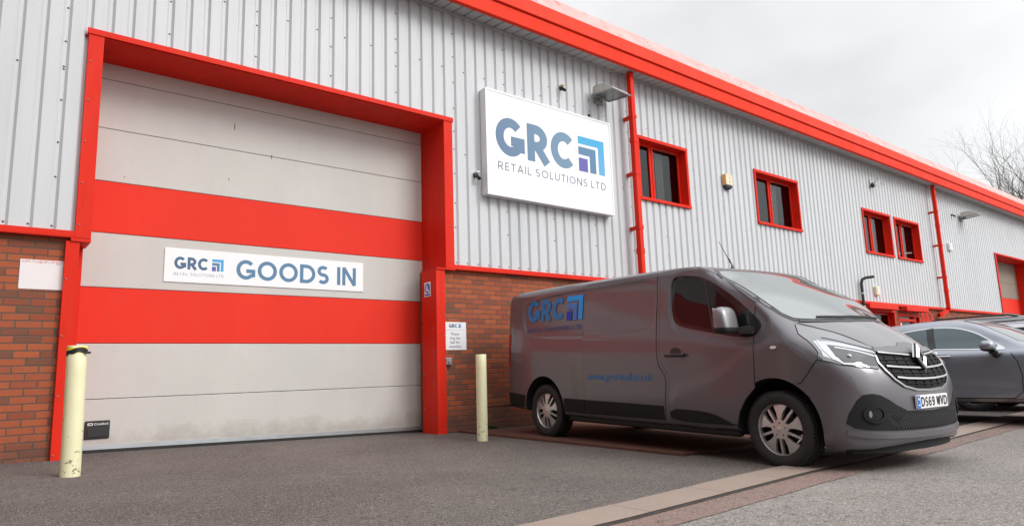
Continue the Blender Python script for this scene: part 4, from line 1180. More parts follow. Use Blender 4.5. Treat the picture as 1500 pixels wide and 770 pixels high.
for z, sh in ((.30, [(-.02, .02), (.02, .025)]), (.25, [(-.025, .01), (.0, .03), (.025, .01)]), (.20, [(-.02, .0), (.03, .012)]), (.15, [(-.03, .02), (.0, .0), (.03, .02)])):
    V, F = ribbon([(a + .02, z + b - .01) for a, b in sh], .008); m = MB(); m.add([(v[0], -.1012, v[1]) for v in V], F); m.build('worn_marking', M['grey_text'], ab)

def camera(x, z, label, cap):
    o = empty('security_camera', (x, 0, z), 0, label, 'camera')
    m = MB(); m.lathe([(.035, -.0005), (.035, -.025), (.02, -.03)], (0, 0, 0), 'y', 14); m.tube([(0, -.03, 0), (0, -.07, -.01), (0, -.09, -.05)], .016, 10); m.build('mount', M['black_plastic'], o)
    m = MB(); m.tube([(-.005, -.06, -.03), (.005, -.12, -.075)], [.03, .026], 12); m.build('body', M['black_gloss'], o)
    if cap: m = MB(); m.box(-.035, .035, -.10, -.002, .025, .055, 0, .01); m.build('hood', M['cream'] if cap == 1 else M['white_frame'], o)
    m = MB(); m.lathe([(0, .004), (.018, .006), (.022, .02)], (.0, 0, -.13), 'y', 10); m.build('cable_hole', M['ink'], o)
    return o
camera(8.02, 5.75, 'tiny black camera with cream cap just above the big white sign', 1)
camera(6.08, 3.82, 'tiny black camera on the cladding at the left edge of the white sign', 2)
camera(26.72, 5.70, 'tiny black star shaped fitting beside the farther downpipe near the eaves', 0)
h = empty('cable_hole_cap', (8.72, 0, 5.40), 0, 'small black cap on the cladding just under the nearer floodlight', 'cap')
m = MB(); m.lathe([(0, -.025), (.022, -.02), (.03, -.0005)], (0, 0, 0), 'y', 12); m.build('cap', M['ink'], h)
br = empty('aerial_bracket', (20.40, 0, 5.88), 0, 'small bent silver aerial bracket on the cladding above the pair of windows', 'bracket')
m = MB(); m.box(-.05, .05, -.03, -.0005, -.1, .1); m.tube([(0, -.03, 0), (.0, -.2, .02), (-.12, -.28, .22)], .012, 6); m.tube([(0, -.12, 0), (.22, -.22, .05), (.34, -.22, -.06), (.2, -.2, -.12), (.05, -.12, -.05)], .010, 6); m.build('bracket', M['galv'], br)
m = MB(); m.box(-.04, .04, -.12, -.0305, -.14, -.02, 0, .01); m.build('clamp', M['black_plastic'], br)

fl = empty('flue_pipe', (18.9, -.09, .9), 0, 'black flue pipe with a bent top standing against the wall left of the entrance', 'pipe')
m = MB(); m.tube([(0, 0, -1.0), (0, 0, 1.93), (.02, -.02, 2.03), (.09, -.09, 2.08), (.24, -.24, 2.10)], .040, 14); m.build('pipe', M['black_plastic'], fl, .8)
for z in (1.30, 1.66):
    m = MB(); m.lathe([(.041, z - .02), (.047, z - .02), (.047, z + .02), (.041, z + .02)], (0, 0, 0), 'z', 16); m.box(-.012, .012, .04, .089, z - .012, z + .012); m.build('clip', M['galv'], fl)
def small_box(name, x, z, w, h, m_, label, cat):
    o = empty(name, (x, 0, z), 0, label, cat)
    b = MB(); b.box(-w / 2, w / 2, -.09, -.0005, 0, h, 0, .018); b.build('cover', m_, o)
    b = MB(); b.box(-w * .32, w * .32, -.096, -.0905, h * .3, h * .85, 0, .004); b.build('front_panel', M['white_frame'], o)
    b = MB(); b.lathe([(0, -.101), (.012, -.1), (.015, -.0965)], (0, 0, h * .6), 'y', 10); b.build('badge', M['grey_plastic'], o)
    return o
small_box('alarm_sounder', 19.92, 2.55, .20, .26, M['cream'], 'cream alarm sounder box on cladding above the entrance window, beside the black flue', 'alarm')
small_box('intercom_box', 26.02, 4.36, .26, .26, M['white_frame'], 'white utility box on cladding just right of the farther red downpipe', 'box')
# ------------------------------------------------------------------ vehicles
def loc3(P):                                  # (u forward, v right, z) -> local mesh axes
    return np.stack([P[:, 0], -P[:, 1], P[:, 2]], 1)
def basis(D):
    D = np.array(D, float); D /= np.linalg.norm(D)
    up = np.array([0, 0, 1.]) if abs(D[2]) < .95 else np.array([1., 0, 0])
    e1 = np.cross(up, D); e1 /= np.linalg.norm(e1)
    return D, e1, np.cross(D, e1)
def inpoly(X, Y, Q): return sdpoly(np.asarray(X, float), np.asarray(Y, float), Q) < 0
def dens(Q, seg):
    Q = np.array(Q, float); out = []
    for i in range(len(Q)):
        a, b = Q[i], Q[(i + 1) % len(Q)]
        k = max(1, int(np.linalg.norm(b - a) / seg + .5))
        for j in range(k): out.append(a + (b - a) * j / k)
    return np.array(out)
def fill(Q, cell, holes=()):
    Q = dens(Q, cell)
    a0, a1 = Q.min(0), Q.max(0)
    X, Y = np.meshgrid(np.arange(a0[0] + cell * .5, a1[0], cell), np.arange(a0[1] + cell * .5, a1[1], cell))
    X, Y = X.ravel(), Y.ravel()
    d = sdpoly(X, Y, Q)
    hs = [dens(h, cell) for h in holes]
    ok = d < -cell * .45
    for h in hs: ok &= np.abs(sdpoly(X, Y, h)) > cell * .4
    pts = np.concatenate([Q] + hs + [np.stack([X[ok], Y[ok]], 1)])
    edges = []; s = 0
    for L in [Q] + hs:
        n = len(L); edges += [(s + i, s + (i + 1) % n) for i in range(n)]; s += n
    r = delaunay_2d_cdt([Vector(p) for p in pts], edges, [], 0, 1e-7)
    V = np.array([tuple(v) for v in r[0]]); T = np.array([tuple(f) for f in r[2] if len(f) == 3])
    c = V[T].mean(1); keep = inpoly(c[:, 0], c[:, 1], Q)
    for h in hs: keep &= ~inpoly(c[:, 0], c[:, 1], h)
    T = T[keep]
    A = V[T]; ar = (A[:, 1, 0] - A[:, 0, 0]) * (A[:, 2, 1] - A[:, 0, 1]) - (A[:, 1, 1] - A[:, 0, 1]) * (A[:, 2, 0] - A[:, 0, 0])
    T[ar < 0] = T[ar < 0][:, ::-1]; T = T[np.abs(ar) > 1e-9]
    return V, T
def project(B, P2, D, off):
    D, e1, e2 = basis(D)
    O = P2[:, :1] * e1 + P2[:, 1:2] * e2 + D * 0
    mid = np.array([(B.b[0] + B.b[1]) / 2, 0, .9]) @ D
    O = O + D * (mid + 3.2)
    H, ok = B.cast(O, -D, 0.0, 4.6, 150)
    N = B.grad(H, B.body); N /= np.maximum(np.linalg.norm(N, axis=1), 1e-6)[:, None]
    return H + N * off, N
def to2(pts, D):
    D, e1, e2 = basis(D); P = np.array(pts, float); return np.stack([P @ e1, P @ e2], 1)
def patch(B, name, pts, D, off, m, parent, cell=.04, skirt=None, holes=(), smooth=R(40)):
    Q = to2(pts, D)
    V, T = fill(Q, cell, [to2(h, D) for h in holes])
    H, N = project(B, V, D, off)
    # outline edges get a turned-in rim
    e = np.concatenate([T[:, [0, 1]], T[:, [1, 2]], T[:, [2, 0]]]); key = {}
    for a, b in e: key[(a, b)] = 1
    bd = [(a, b) for a, b in key if (b, a) not in key]
    sk = off + .004 if skirt is None else skirt
    ids = sorted(set([a for a, b in bd] + [b for a, b in bd])); mp = {k: i + len(H) for i, k in enumerate(ids)}
    Vv = np.concatenate([H, H[ids] - N[ids] * sk]); F = [tuple(t) for t in T] + [(b, a, mp[a], mp[b]) for a, b in bd]
    L = loc3(Vv)
    return mesh_obj(name, L, F, m, parent, smooth)
def side(q, s=1): return [(a, 0.0, b) for a, b in q]
def patch_side(B, name, q, s, off, m, parent, cell=.04, **k): return patch(B, name, side(q), (0, s, 0), off, m, parent, cell, **k)
def front(q): return [(0.0, a, b) for a, b in q]
def band(B, polys, D, hw, off, skirt, closed=False, seg=.04):
    """ribbons laid on the body along polylines of 3D points"""
    mb = MB()
    for pts in polys:
        Q = to2(pts, D)
        if closed: Q = np.concatenate([Q, Q[:1]])
        V, F = ribbon(Q, hw, closed, seg)
        H, N = project(B, np.array(V), D, off); n = len(V) // 2
        A = loc3(H); Bv = loc3(H - N * skirt)
        F = [f for f in F]
        if to2([(0, 1, 0)], D) is None: pass
        base = list(A) + list(Bv); n2 = len(A)
        F2 = [tuple(f) for f in F] + [(i, i + 1, i + 1 + n2, i + n2) for i in range(n - 1)] + [(n + i + 1, n + i, n + i + n2, n + i + 1 + n2) for i in range(n - 1)]
        mb.add(base, F2)
    return mb
def body_obj(B, h, name, parent, mats, floor=.36):
    P, Q = B.mesh(h)
    L = loc3(P)
    me = bpy.data.meshes.new(name)
    Q = Q[:, ::-1]
    me.vertices.add(len(L)); me.vertices.foreach_set('co', L.astype(np.float32).ravel())
    me.loops.add(Q.size); me.loops.foreach_set('vertex_index', Q.ravel().astype(np.int32))
    me.polygons.add(len(Q)); me.polygons.foreach_set('loop_start', (np.arange(len(Q)) * 4).astype(np.int32))
    me.polygons.foreach_set('loop_total', np.full(len(Q), 4, np.int32))
    me.update(calc_edges=True); me.validate()
    C = P[Q].mean(1)
    a = B.arch(*C.T) if B.arches else np.ones(len(C))
    nrm = np.empty(len(me.polygons) * 3, np.float32); me.polygons.foreach_get('normal', nrm); nz = nrm.reshape(-1, 3)[:, 2]
    inside = np.zeros(len(C), bool)
    if B.arches: inside = (B.body(*C.T) < -.006)
    mi = np.where(inside | ((nz < -.75) & (C[:, 2] < floor)), 1, 0)
    if len(mi) == len(me.polygons): me.polygons.foreach_set('material_index', mi.astype(np.int32))
    me.polygons.foreach_set('use_smooth', np.ones(len(me.polygons), bool))
    me.set_sharp_from_angle(angle=R(42))
    for k in mats: me.materials.append(k)
    o = bpy.data.objects.new(name, me); COL.objects.link(o)
    if parent: o.parent = parent
    return o
def superell(c, a, e=3.5, n=28, k=16):
    V = []; F = []
    sg = lambda x, p: math.copysign(abs(x) ** p, x)
    for i in range(k + 1):
        ph = -math.pi / 2 + math.pi * i / k
        for j in range(n):
            th = 2 * math.pi * j / n
            V.append((c[0] + a[0] * sg(math.cos(ph), 2 / e) * sg(math.cos(th), 2 / e), c[1] + a[1] * sg(math.cos(ph), 2 / e) * sg(math.sin(th), 2 / e), c[2] + a[2] * sg(math.sin(ph), 2 / e)))
    for i in range(k):
        for j in range(n): F.append((i * n + j, i * n + (j + 1) % n, (i + 1) * n + (j + 1) % n, (i + 1) * n + j))
    return V, F
def wheel(parent, u, s, r, wd, rr, vout, steer=0.0, style='twin'):
    """tyre with tread grooves, and its rim; s=+1 right side"""
    y = -s * (vout - wd / 2)
    hw = wd / 2
    prof = [(rr - .012, -hw + .012), (rr + .006, -hw), (rr + .03, -hw - .004), ((r + rr) / 2, -hw - .008), (r - .03, -hw), (r - .010, -hw + .012), (r - .002, -hw + .03)]
    for g in (-.055, 0, .055):
        prof += [(r, g - .006), (r - .008, g - .005), (r - .008, g + .005), (r, g + .006)]
    prof += [(a, -b) for a, b in prof[:7][::-1]]
    m = MB(); m.lathe([(a, b) for a, b in prof], (0, 0, 0), 'y', 64)
    for k in range(64):                         # shoulder tread blocks
        t = 2 * math.pi * k / 64
        for sd in (-1, 1):
            T = Matrix.Rotation(t, 4, 'Y') @ Matrix.Translation((0, sd * (hw - .018), r - .004))
            m.box(-.0076, .0076, -.012, .012, -.004, .0055, 0, 0, T)
    w = m.build('wheel', M['tyre'], parent, R(35))
    w.location = (u, y, r); w.rotation_euler = (0, 0, steer)
    o = -s
    # rim face: disc with slots
    C = lambda rad, n=72: [(rad * math.cos(2 * math.pi * i / n), rad * math.sin(2 * math.pi * i / n)) for i in range(n)]
    holes = []
    for k in range(5):
        t = -math.pi / 2 + 2 * math.pi * k / 5
        rot = lambda a, b: (a * math.cos(t) - b * math.sin(t), a * math.sin(t) + b * math.cos(t))
        if style == 'twin':
            ro = rr * .90
            for q in (-1, 1):
                h = [(rr * .33, q * .010), (rr * .86, q * .010), (rr * .915, q * .014), (rr * .895, q * .058), (rr * .85, q * .066), (rr * .58, q * .060), (rr * .35, q * .040)]
                holes.append([rot(a, b) for a, b in (h if q > 0 else h[::-1])])
        else:
            h = [(rr * .30, 0), (rr * .62, .055), (rr * .88, .095), (rr * .91, 0), (rr * .88, -.095), (rr * .62, -.055)]
            holes.append([rot(a, b) for a, b in h])
    for k in range(5):
        t = math.pi / 2 + 2 * math.pi * k / 5
        cx, cz = .057 * math.cos(t), .057 * math.sin(t)
        holes.append([(cx + .0076 * math.cos(q), cz + .0076 * math.sin(q)) for q in np.linspace(0, 2 * math.pi, 12, endpoint=False)])
    V, T = fill(C(rr - .008), .024, holes)
    dish = lambda a, b: (.022 - .030 * (np.hypot(a, b) / rr) ** 2) if style == 'twin' else .01 - .02 * (np.hypot(a, b) / rr) ** 2
    yf = [o * (hw - .030 + dish(a, b)) for a, b in V]
    e = {}
    for a, b, c in T:
        for p, q in ((a, b), (b, c), (c, a)): e[(p, q)] = 1
    bd = [(p, q) for p, q in e if (q, p) not in e]
    ids = sorted(set(sum(bd, ()))); mp = {k: i + len(V) for i, k in enumerate(ids)}
    VV = [(a, yy, b) for (a, b), yy in zip(V, yf)] + [(V[i][0] * (.985 if np.hypot(*V[i]) > rr * .5 else 1), yf[i] - o * .030, V[i][1]) for i in ids]
    F = [tuple(t)[::-1] if o > 0 else tuple(t) for t in T] + [((q, p, mp[p], mp[q]) if o < 0 else (p, q, mp[q], mp[p])) for p, q in bd]
    m = MB(); m.add(VV, F)
    m.lathe([(rr - .010, o * (hw - .040)), (rr - .002, o * (hw - .014)), (rr + .006, o * (hw - .004)), (rr + .009, o * (hw - .010))], (0, 0, 0), 'y', 64)
    m.lathe([(0, o * (hw - .004)), (.018, o * (hw - .005)), (.026, o * (hw - .009)), (.028, o * (hw - .014))], (0, 0, 0), 'y', 20)
    m.build('rim', M['rim'], w, R(30))
    m = MB(); m.lathe([(0, o * (hw - .085)), (rr * .62, o * (hw - .085)), (rr * .62, o * (hw - .11))], (0, 0, 0), 'y', 32); m.lathe([(rr * .62, o * (hw - .15)), (rr - .006, o * (hw - .15))], (0, 0, 0), 'y', 40); m.lathe([(rr - .004, o * (hw - .03)), (rr - .004, -o * (hw - .02))], (0, 0, 0), 'y', 40)
    m.build('brake_disc', M['rim_dark'], w)
    return w

# ---- the van
HD = R(-95.39); ZR, ZF, WBASE = -.094, -.160, 3.498
van = empty('panel_van', (6.934, -1.598, ZR), 0, 'grey brown panel van with blue company lettering on its side, nose towards the road', 'van')
sl = math.atan2(ZF - ZR, WBASE)
van.rotation_euler = (0, -sl, HD)
van.rotation_mode = 'XYZ'
VB = van_body()
body = body_obj(VB, .0145, 'body', van, [M['van_paint'], M['underbody']], .42)
P_ = M['van_paint']
DOORQ = [(2.12, 1.905), (2.135, 1.55), (2.13, 1.22), (2.13, 1.02), (2.16, .92), (2.235, .82), (2.25, .76), (2.235, .60), (2.225, .36), (3.08, .36), (3.12, .48), (3.20, .60), (3.305, .70), (3.315, 1.0), (3.31, 1.17), (3.325, 1.40), (3.34, 1.475), (3.17, 1.585), (2.95, 1.735), (2.78, 1.85), (2.60, 1.905)]
SLIDEQ = [(.845, 1.905), (.835, 1.55), (.83, 1.23), (.845, .72), (.86, .36), (2.165, .36), (2.185, .60), (2.20, .76), (2.185, .80), (2.11, .90), (2.08, 1.02), (2.08, 1.22), (2.085, 1.55), (2.07, 1.905)]
WINQ = chaikin([(2.285, 1.83), (2.42, 1.845), (2.70, 1.80), (2.95, 1.655), (3.17, 1.50), (3.40, 1.295), (3.385, 1.23), (3.30, 1.155), (3.10, 1.175), (2.70, 1.245), (2.37, 1.315), (2.305, 1.40), (2.28, 1.60)], 2)
GLQ = chaikin([(2.335, 1.785), (2.45, 1.800), (2.70, 1.755), (2.93, 1.60), (3.14, 1.44), (3.16, 1.215), (3.08, 1.215), (2.70, 1.285), (2.41, 1.350), (2.345, 1.43), (2.325, 1.62)], 2)
for s in (1, -1):
    gl = band(VB, [side(DOORQ)], (0, s, 0), .0065, .0012, .004, True); gl.build('panel_gap', M['underbody'], van)
    cd = patch_side(VB, 'cab_door', DOORQ, s, .004, P_, van, .028)
    wf = patch_side(VB, 'window_frame', WINQ, s, .0065, M['black_gloss'], cd, .035)
    patch_side(VB, 'window', GLQ, s, .009, M['car_glass'], cd, .04)
    b = band(VB, [side([(2.745, 1.735), (2.78, 1.55), (2.845, 1.265)])], (0, s, 0), .011, .0125, .006); b.build('window_bar', M['black_plastic'], cd)
    m = MB(); m.box(2.23, 2.50, -s * .972, -s * .995, .995, 1.032, 0, .012); m.box(2.245, 2.285, -s * .935, -s * .975, 1.0, 1.027); m.box(2.445, 2.485, -s * .935, -s * .975, 1.0, 1.027); m.build('handle', M['black_plastic'], cd)
    patch_side(VB, 'handle_cup', [(2.36 + .075 * math.cos(t), 1.045 + .048 * math.sin(t)) for t in np.linspace(0, 2 * math.pi, 20, endpoint=False)], s, .006, M['black_plastic'], cd, .03)
    patch_side(VB, 'door_cladding', chaikin([(2.245, .47), (2.60, .465), (2.80, .445), (2.93, .40), (3.05, .35), (3.04, .345), (2.245, .345)], 1), s, .011, M['cladding_black'], cd, .04)
    gl = band(VB, [side(SLIDEQ)], (0, s, 0), .0065, .0012, .004, True); gl.build('panel_gap', M['underbody'], van)
    sd = patch_side(VB, 'sliding_door', SLIDEQ, s, .004, P_, van, .026)
    patch_side(VB, 'door_cladding', [(.862, .508), (2.07, .492), (2.15, .49), (2.15, .345), (.872, .345)], s, .011, M['cladding_black'], sd, .05)
    patch_side(VB, 'side_cladding', [(.435, .515), (.842, .508), (.852, .345), (.44, .35)], s, .009, M['cladding_black'], van, .05)
    patch_side(VB, 'rear_bumper_side', [(-.86, .56), (-.43, .53), (-.445, .43), (-.48, .37), (-.84, .37)], s, .009, M['cladding_black'], van, .04)
    patch_side(VB, 'side_repeater', [(3.53 + .030 * math.cos(t), 1.06 + .014 * math.sin(t)) for t in np.linspace(0, 2 * math.pi, 18, endpoint=False)], s, .010, M['plate_white'], van, .02)
    # join between wing and front bumper, and wing to headlamp
    b = band(VB, [side([(3.74, .74), (3.78, .755), (3.85, .84), (3.93, .95)])], (0, s, 0), .005, .0015, .003); b.build('panel_gap', M['underbody'], van)
    # headlamp
    DH = (.52, s * .62, .59)
    hp = [(3.655, .775, 1.255), (3.75, .665, 1.22), (3.89, .585, 1.17), (4.03, .515, 1.10), (4.165, .435, 1.03), (4.215, .50, .94), (4.245, .56, .86), (4.18, .72, .875), (4.08, .84, .90), (3.93, .915, .945), (3.93, .89, 1.00), (3.90, .88, 1.04), (3.82, .86, 1.11), (3.72, .84, 1.17)]
    mv = lambda q: [(a, s * b_, c) for a, b_, c in q]
    b = band(VB, [mv(hp)], DH, .0055, .0015, .003, True); b.build('panel_gap', M['underbody'], van)
    hl = patch(VB, 'headlight', mv(hp), DH, .006, M['lamp_clear'], van, .03)
    patch(VB, 'reflector', mv([(3.84, .83, 1.095), (3.93, .73, 1.09), (4.08, .58, 1.05), (4.19, .48, .995), (4.225, .545, .875), (4.17, .715, .89), (4.07, .825, .91), (3.96, .875, .96), (3.94, .865, 1.01)]), DH, .0075, M['lamp_chrome'], hl, .03)
    patch(VB, 'projector', mv([(3.945, .785, 1.065), (4.08, .64, 1.035), (4.20, .475, .985), (4.232, .545, .882), (4.17, .70, .888), (4.09, .80, .908), (4.03, .815, .965)]), DH, .0095, M['lamp_dark'], hl, .03)
    b = band(VB, [mv([(3.865, .80, 1.10), (3.945, .845, 1.02), (4.03, .85, .945), (4.10, .81, .902), (4.20, .66, .880)])], DH, .008, .0115, .004); b.build('light_strip', M['lamp_white'], hl)
    b = band(VB, [mv([(3.99, .755, 1.035), (4.10, .63, 1.0), (4.20, .50, .955)])], DH, .007, .0120, .004); b.build('light_strip', M['lamp_white'], hl)
    b = band(VB, [mv([(3.87, .74, 1.125), (4.03, .61, 1.075), (4.16, .47, 1.02)])], DH, .004, .0095, .004); b.build('lamp_seam', M['lamp_dark'], hl)
    m = MB(); hh, nn = project(VB, to2(mv([(4.10, .72, .95)]), DH), DH, .012)
    V, F = superell((0, 0, 0), (.022, .022, .022), 2, 16, 8); q = loc3(hh)[0]; m.add([(v[0] + q[0] - .008, v[1] + q[1], v[2] + q[2]) for v in V], F); m.build('projector_lens', M['lamp_chrome'], hl, 3.2)
    # tail lamp
    patch(VB, 'tail_lamp', [(-.90, s * .84, 1.36), (-.80, s * .93, 1.36), (-.80, s * .95, .92), (-.92, s * .86, .92)], (-.72, s * .69, 0), .008, M['lamp_red'], van, .03)
    # door mirror
    mr = MB(); c = (3.135, -s * 1.085, 1.325); V, F = superell(c, (.075, .115, .128), 3.6, 32, 18)
    V = [(v[0] + (.03 * (v[2] - c[2]) / .14 if v[0] > c[0] else 0) * -1, v[1], v[2]) for v in V]
    up = [f for f in F if sum(V[i][2] for i in f) / 4 >= c[2] - .075]; lo = [f for f in F if f not in set(up)]
    mr.add(V, up, 0); mr.add(V, lo, 1)
    mi = mr.build('door_mirror', [M['mirror_shell'], M['black_plastic']], van, R(60))
    m = MB(); m.box(3.057, 3.064, -s * 1.0, -s * 1.17, 1.22, 1.44, 0, .003); m.build('mirror_glass', M['chrome'], mi)
    m = MB(); V = [(3.16, -s * 1.0, 1.195), (3.24, -s * .93, 1.185), (3.33, -s * .92, 1.19), (3.21, -s * 1.0, 1.20), (3.16, -s * 1.0, 1.255), (3.24, -s * .92, 1.27), (3.33, -s * .91, 1.26), (3.21, -s * 1.0, 1.26)]
    m.add(V, [(0, 1, 2, 3), (4, 7, 6, 5), (0, 4, 5, 1), (1, 5, 6, 2), (2, 6, 7, 3), (3, 7, 4, 0)]); m.build('mirror_arm', M['black_plastic'], mi)
# glass at the front, bonnet
DW = (.5, 0, .866)
top = [(2.765, .76, 0), (2.79, .55, 0), (2.82, .28, 0), (2.83, 0, 0)]
def zed(q): # lift plan points onto the body
    P = np.array([(a, b, 0) for a, b, *_ in q]); O = P + np.array([0, 0, 3.]); H, ok = VB.cast(O, np.array([0, 0, -1.]), 0, 2.6, 200); return [tuple(h) for h in H]
rt_ = [(3.07, .835), (3.33, .875), (3.43, .865), (3.545, .825), (3.63, .745)]
bt = [(3.74, .52), (3.83, .26), (3.86, 0)]
half = zed([t for t in reversed(top)] + [(a, b, 0) for a, b in rt_] + [(a, b, 0) for a, b in bt])
mir = lambda q: [(a, -b, c) for a, b, c in reversed(q)]
ws = half + mir(half)[1:-1]
ws_f = patch(VB, 'windscreen_surround', ws, DW, .003, M['black_gloss'], van, .05)
def inset(q, d):
    Q = to2(q, DW); n = len(Q); out = []
    area = .5 * sum(Q[i - 1][0] * Q[i][1] - Q[i][0] * Q[i - 1][1] for i in range(n)); sg = 1 if area > 0 else -1
    for i in range(n):
        d1 = Q[i] - Q[i - 1]; d2 = Q[(i + 1) % n] - Q[i]; d1 /= np.linalg.norm(d1); d2 /= np.linalg.norm(d2)
        n1 = np.array([-d1[1], d1[0]]) * sg; n2 = np.array([-d2[1], d2[0]]) * sg; mm = n1 + n2; mm /= np.linalg.norm(mm); out.append(Q[i] + mm * d / max(mm @ n1, .4))
    D, e1, e2 = basis(DW); return [tuple(o[0] * e1 + o[1] * e2) for o in out]
patch(VB, 'windscreen', inset(ws, .040), DW, .006, M['windscreen'], van, .05)
bon = [(3.655, .735, 0), (3.765, .50, 0), (3.86, .25, 0), (3.885, 0, 0)]
fr = [(4.205, 0, 0), (4.195, .20, 0), (4.165, .40, 0), (4.13, .445, 0), (4.02, .50, 0), (3.88, .57, 0), (3.74, .65, 0), (3.66, .745, 0)]
hb = [t for t in bon[::-1]]; halfb = [(3.885, 0, 0), (3.86, .25, 0), (3.765, .50, 0), (3.655, .735, 0)] + [f for f in fr[::-1][1:]]
bq = halfb + [(a, -b, c) for a, b, c in reversed(halfb)][1:-1]
b = band(VB, [bq], (0, 0, 1), .006, .0012, .003, True); b.build('panel_gap', M['underbody'], van)
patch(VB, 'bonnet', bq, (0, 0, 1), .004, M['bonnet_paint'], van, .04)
cw = [(3.645, .70, 0), (3.75, .49, 0), (3.845, .25, 0), (3.87, 0, 0), (3.845, -.25, 0), (3.75, -.49, 0), (3.645, -.70, 0)]
b = band(VB, [cw], (0, 0, 1), .014, .0075, .006); b.build('cowl', M['black_plastic'], van)
for s, v0, v1 in ((1, .50, -.12), (-1, -.10, -.66)):
    pts = zed([(3.80 - .25 * t * t - .02, v0 + (v1 - v0) * t, 0) for t in np.linspace(0, 1, 8)])
    pts = zed([(float(np.interp(abs(p[1]), [0, .25, .5, .74], [3.86, 3.83, 3.74, 3.63])) - .045, p[1], 0) for p in pts])
    L = loc3(np.array(pts)) + np.array([0, 0, .018])
    m = MB(); m.tube([tuple(p) for p in L], .009, 6); m.build('wiper', M['black_plastic'], van)
# front: grille, badge, plate, bumper insert
DF = (1, 0, 0)
sym = lambda q: q + [(-a, b) for a, b in reversed(q) if abs(a) > 1e-6]
gq = sym([(0, 1.035), (.20, 1.035), (.44, 1.025), (.475, .975), (.51, .915), (.485, .845), (.43, .775), (.345, .720), (.20, .688), (0, .680)])
gr = patch(VB, 'grille', front(gq), DF, .004, M['matte_black'], van, .04)
gs = [front([(.50, .965), (.525, .905), (.495, .835), (.44, .765), (.35, .708), (.20, .675), (0, .667), (-.20, .675), (-.35, .708), (-.44, .765), (-.495, .835), (-.525, .905), (-.50, .965)])]
band(VB, gs, DF, .008, .016, .016).build('grille_surround', M['satin'], gr)
bars = [front([(.465, .985), (.30, .972), (.09, .957)]), front([(-.465, .985), (-.30, .972), (-.09, .957)]),
        front([(.475, .872), (.30, .858), (.10, .850), (0, .848), (-.10, .850), (-.30, .858), (-.475, .872)]), front([(.42, .782), (.30, .770), (.10, .762), (-.10, .762), (-.30, .770), (-.42, .782)])]
for q in bars: band(VB, [q], DF, .007, .026, .022).build('grille_bar', M['chrome'], gr)
gm = []
for v in np.arange(-.42, .43, .12):
    lo = float(np.interp(abs(v), [0, .2, .345, .43, .485], [.69, .70, .73, .785, .85])); gm.append(front([(v, .955), (v, lo)]))
for z, w in ((.932, .49), (.902, .50), (.826, .455), (.802, .43), (.735, .36), (.710, .29)): gm.append(front([(w, z), (0, z - .015), (-w, z)]))
band(VB, gm, DF, .0035, .012, .010).build('grille_mesh', M['matte_black'], gr)
up_ = sym([(0, 1.062), (.085, 1.055), (.105, 1.012), (.465, 1.012), (.472, 1.034), (.16, 1.040), (.12, 1.085), (0, 1.09)])
patch(VB, 'grille_top_panel', front([(.455, 1.03), (.465, 1.0), (.09, .982), (-.09, .982), (-.465, 1.0), (-.455, 1.03), (-.15, 1.045), (-.09, 1.075), (.09, 1.075), (.15, 1.045)]), DF, .012, M['panel_grey'], gr, .03)
H, N = project(VB, np.array([[0., 1.02], [0., .85]]) if False else to2(front([(0, 1.0), (0, .86)]), DF), DF, .0)
ub = float(H[:, 0].max()) + .012
bd = empty('badge_holder'); bpy.data.objects.remove(bd)
m = MB()
dm = lambda sc, u_, dz=0: [(u_ - .28 * (z - .95), v_, z) for v_, z in ((0, .95 + .112 * sc), (.078 * sc, .95), (0, .95 - .112 * sc), (-.078 * sc, .95))]
o_, i_ = dm(1.0, ub + .006), dm(.44, ub + .006); ridge = dm(.72, ub + .016); back = dm(1.0, ub - .03)
V = o_ + ridge + i_ + back; F = []
for k in range(4):
    n = (k + 1) % 4
    F += [(k, n, 4 + n, 4 + k), (4 + k, 4 + n, 8 + n, 8 + k), (12 + k, 12 + n, n, k)]
m.add([(u_, -v_, z) for u_, v_, z in V], F); m.build('badge', M['chrome'], gr)
m = MB(); bk = dm(1.07, ub + .001) + dm(1.07, ub - .015); bk[2] = (bk[2][0], 0, bk[2][2] - .02)
m.add([(u_, -v_, z) for u_, v_, z in bk], [(0, 1, 2, 3)] + [(4 + k, 4 + (k + 1) % 4, (k + 1) % 4, k) for k in range(4)]); m.build('badge_base', M['black_gloss'], gr)
H, N = project(VB, to2(front([(0, .52), (0, .63), (.26, .575)]), DF), DF, 0)
up0 = float(H[:, 0].max()) + .006
np_ = MB(); np_.box(up0 - .016, up0 + .004, -.260, .260, .520, .631, 0, .003); pl_ = np_.build('number_plate', M['plate_white'], van)
m = MB(); m.quad((up0 + .0052, -.258, .522), (up0 + .0052, -.212, .522), (up0 + .0052, -.212, .629), (up0 + .0052, -.258, .629)); m.build('plate_band', M['plate_blue'], pl_)
m = MB(); m.box(up0 + .0054, up0 + .0060, -.248, -.222, .545, .556); m.lathe([(0, up0 + .0060), (.011, up0 + .0058)], (0, -.235, .60), 'x', 14); m.build('plate_emblem', M['plate_white'], pl_)
put_word('letter', 'DS69 WVD', M['ink'], pl_, lambda a, b_, c: (up0 + .0056 + c, a, b_), -.198, .5365, .445, .079, .19, .16, .36)
iq = sym([(0, .500), (.36, .512), (.47, .560), (.55, .610), (.62, .645), (.69, .660), (.76, .652), (.80, .605), (.845, .50), (.86, .425), (.82, .385), (.73, .368), (.51, .358), (.25, .353), (0, .352)])
bi = patch(VB, 'bumper_insert', front(iq), DF, .006, M['cladding_black'], van, .035)
mq = sym([(0, .482), (.36, .492), (.58, .500), (.60, .47), (.55, .40), (.45, .375), (.25, .369), (0, .368)])
patch(VB, 'lower_mesh', front(mq), DF, .0075, M['underbody'], bi, .04)
me_ = []
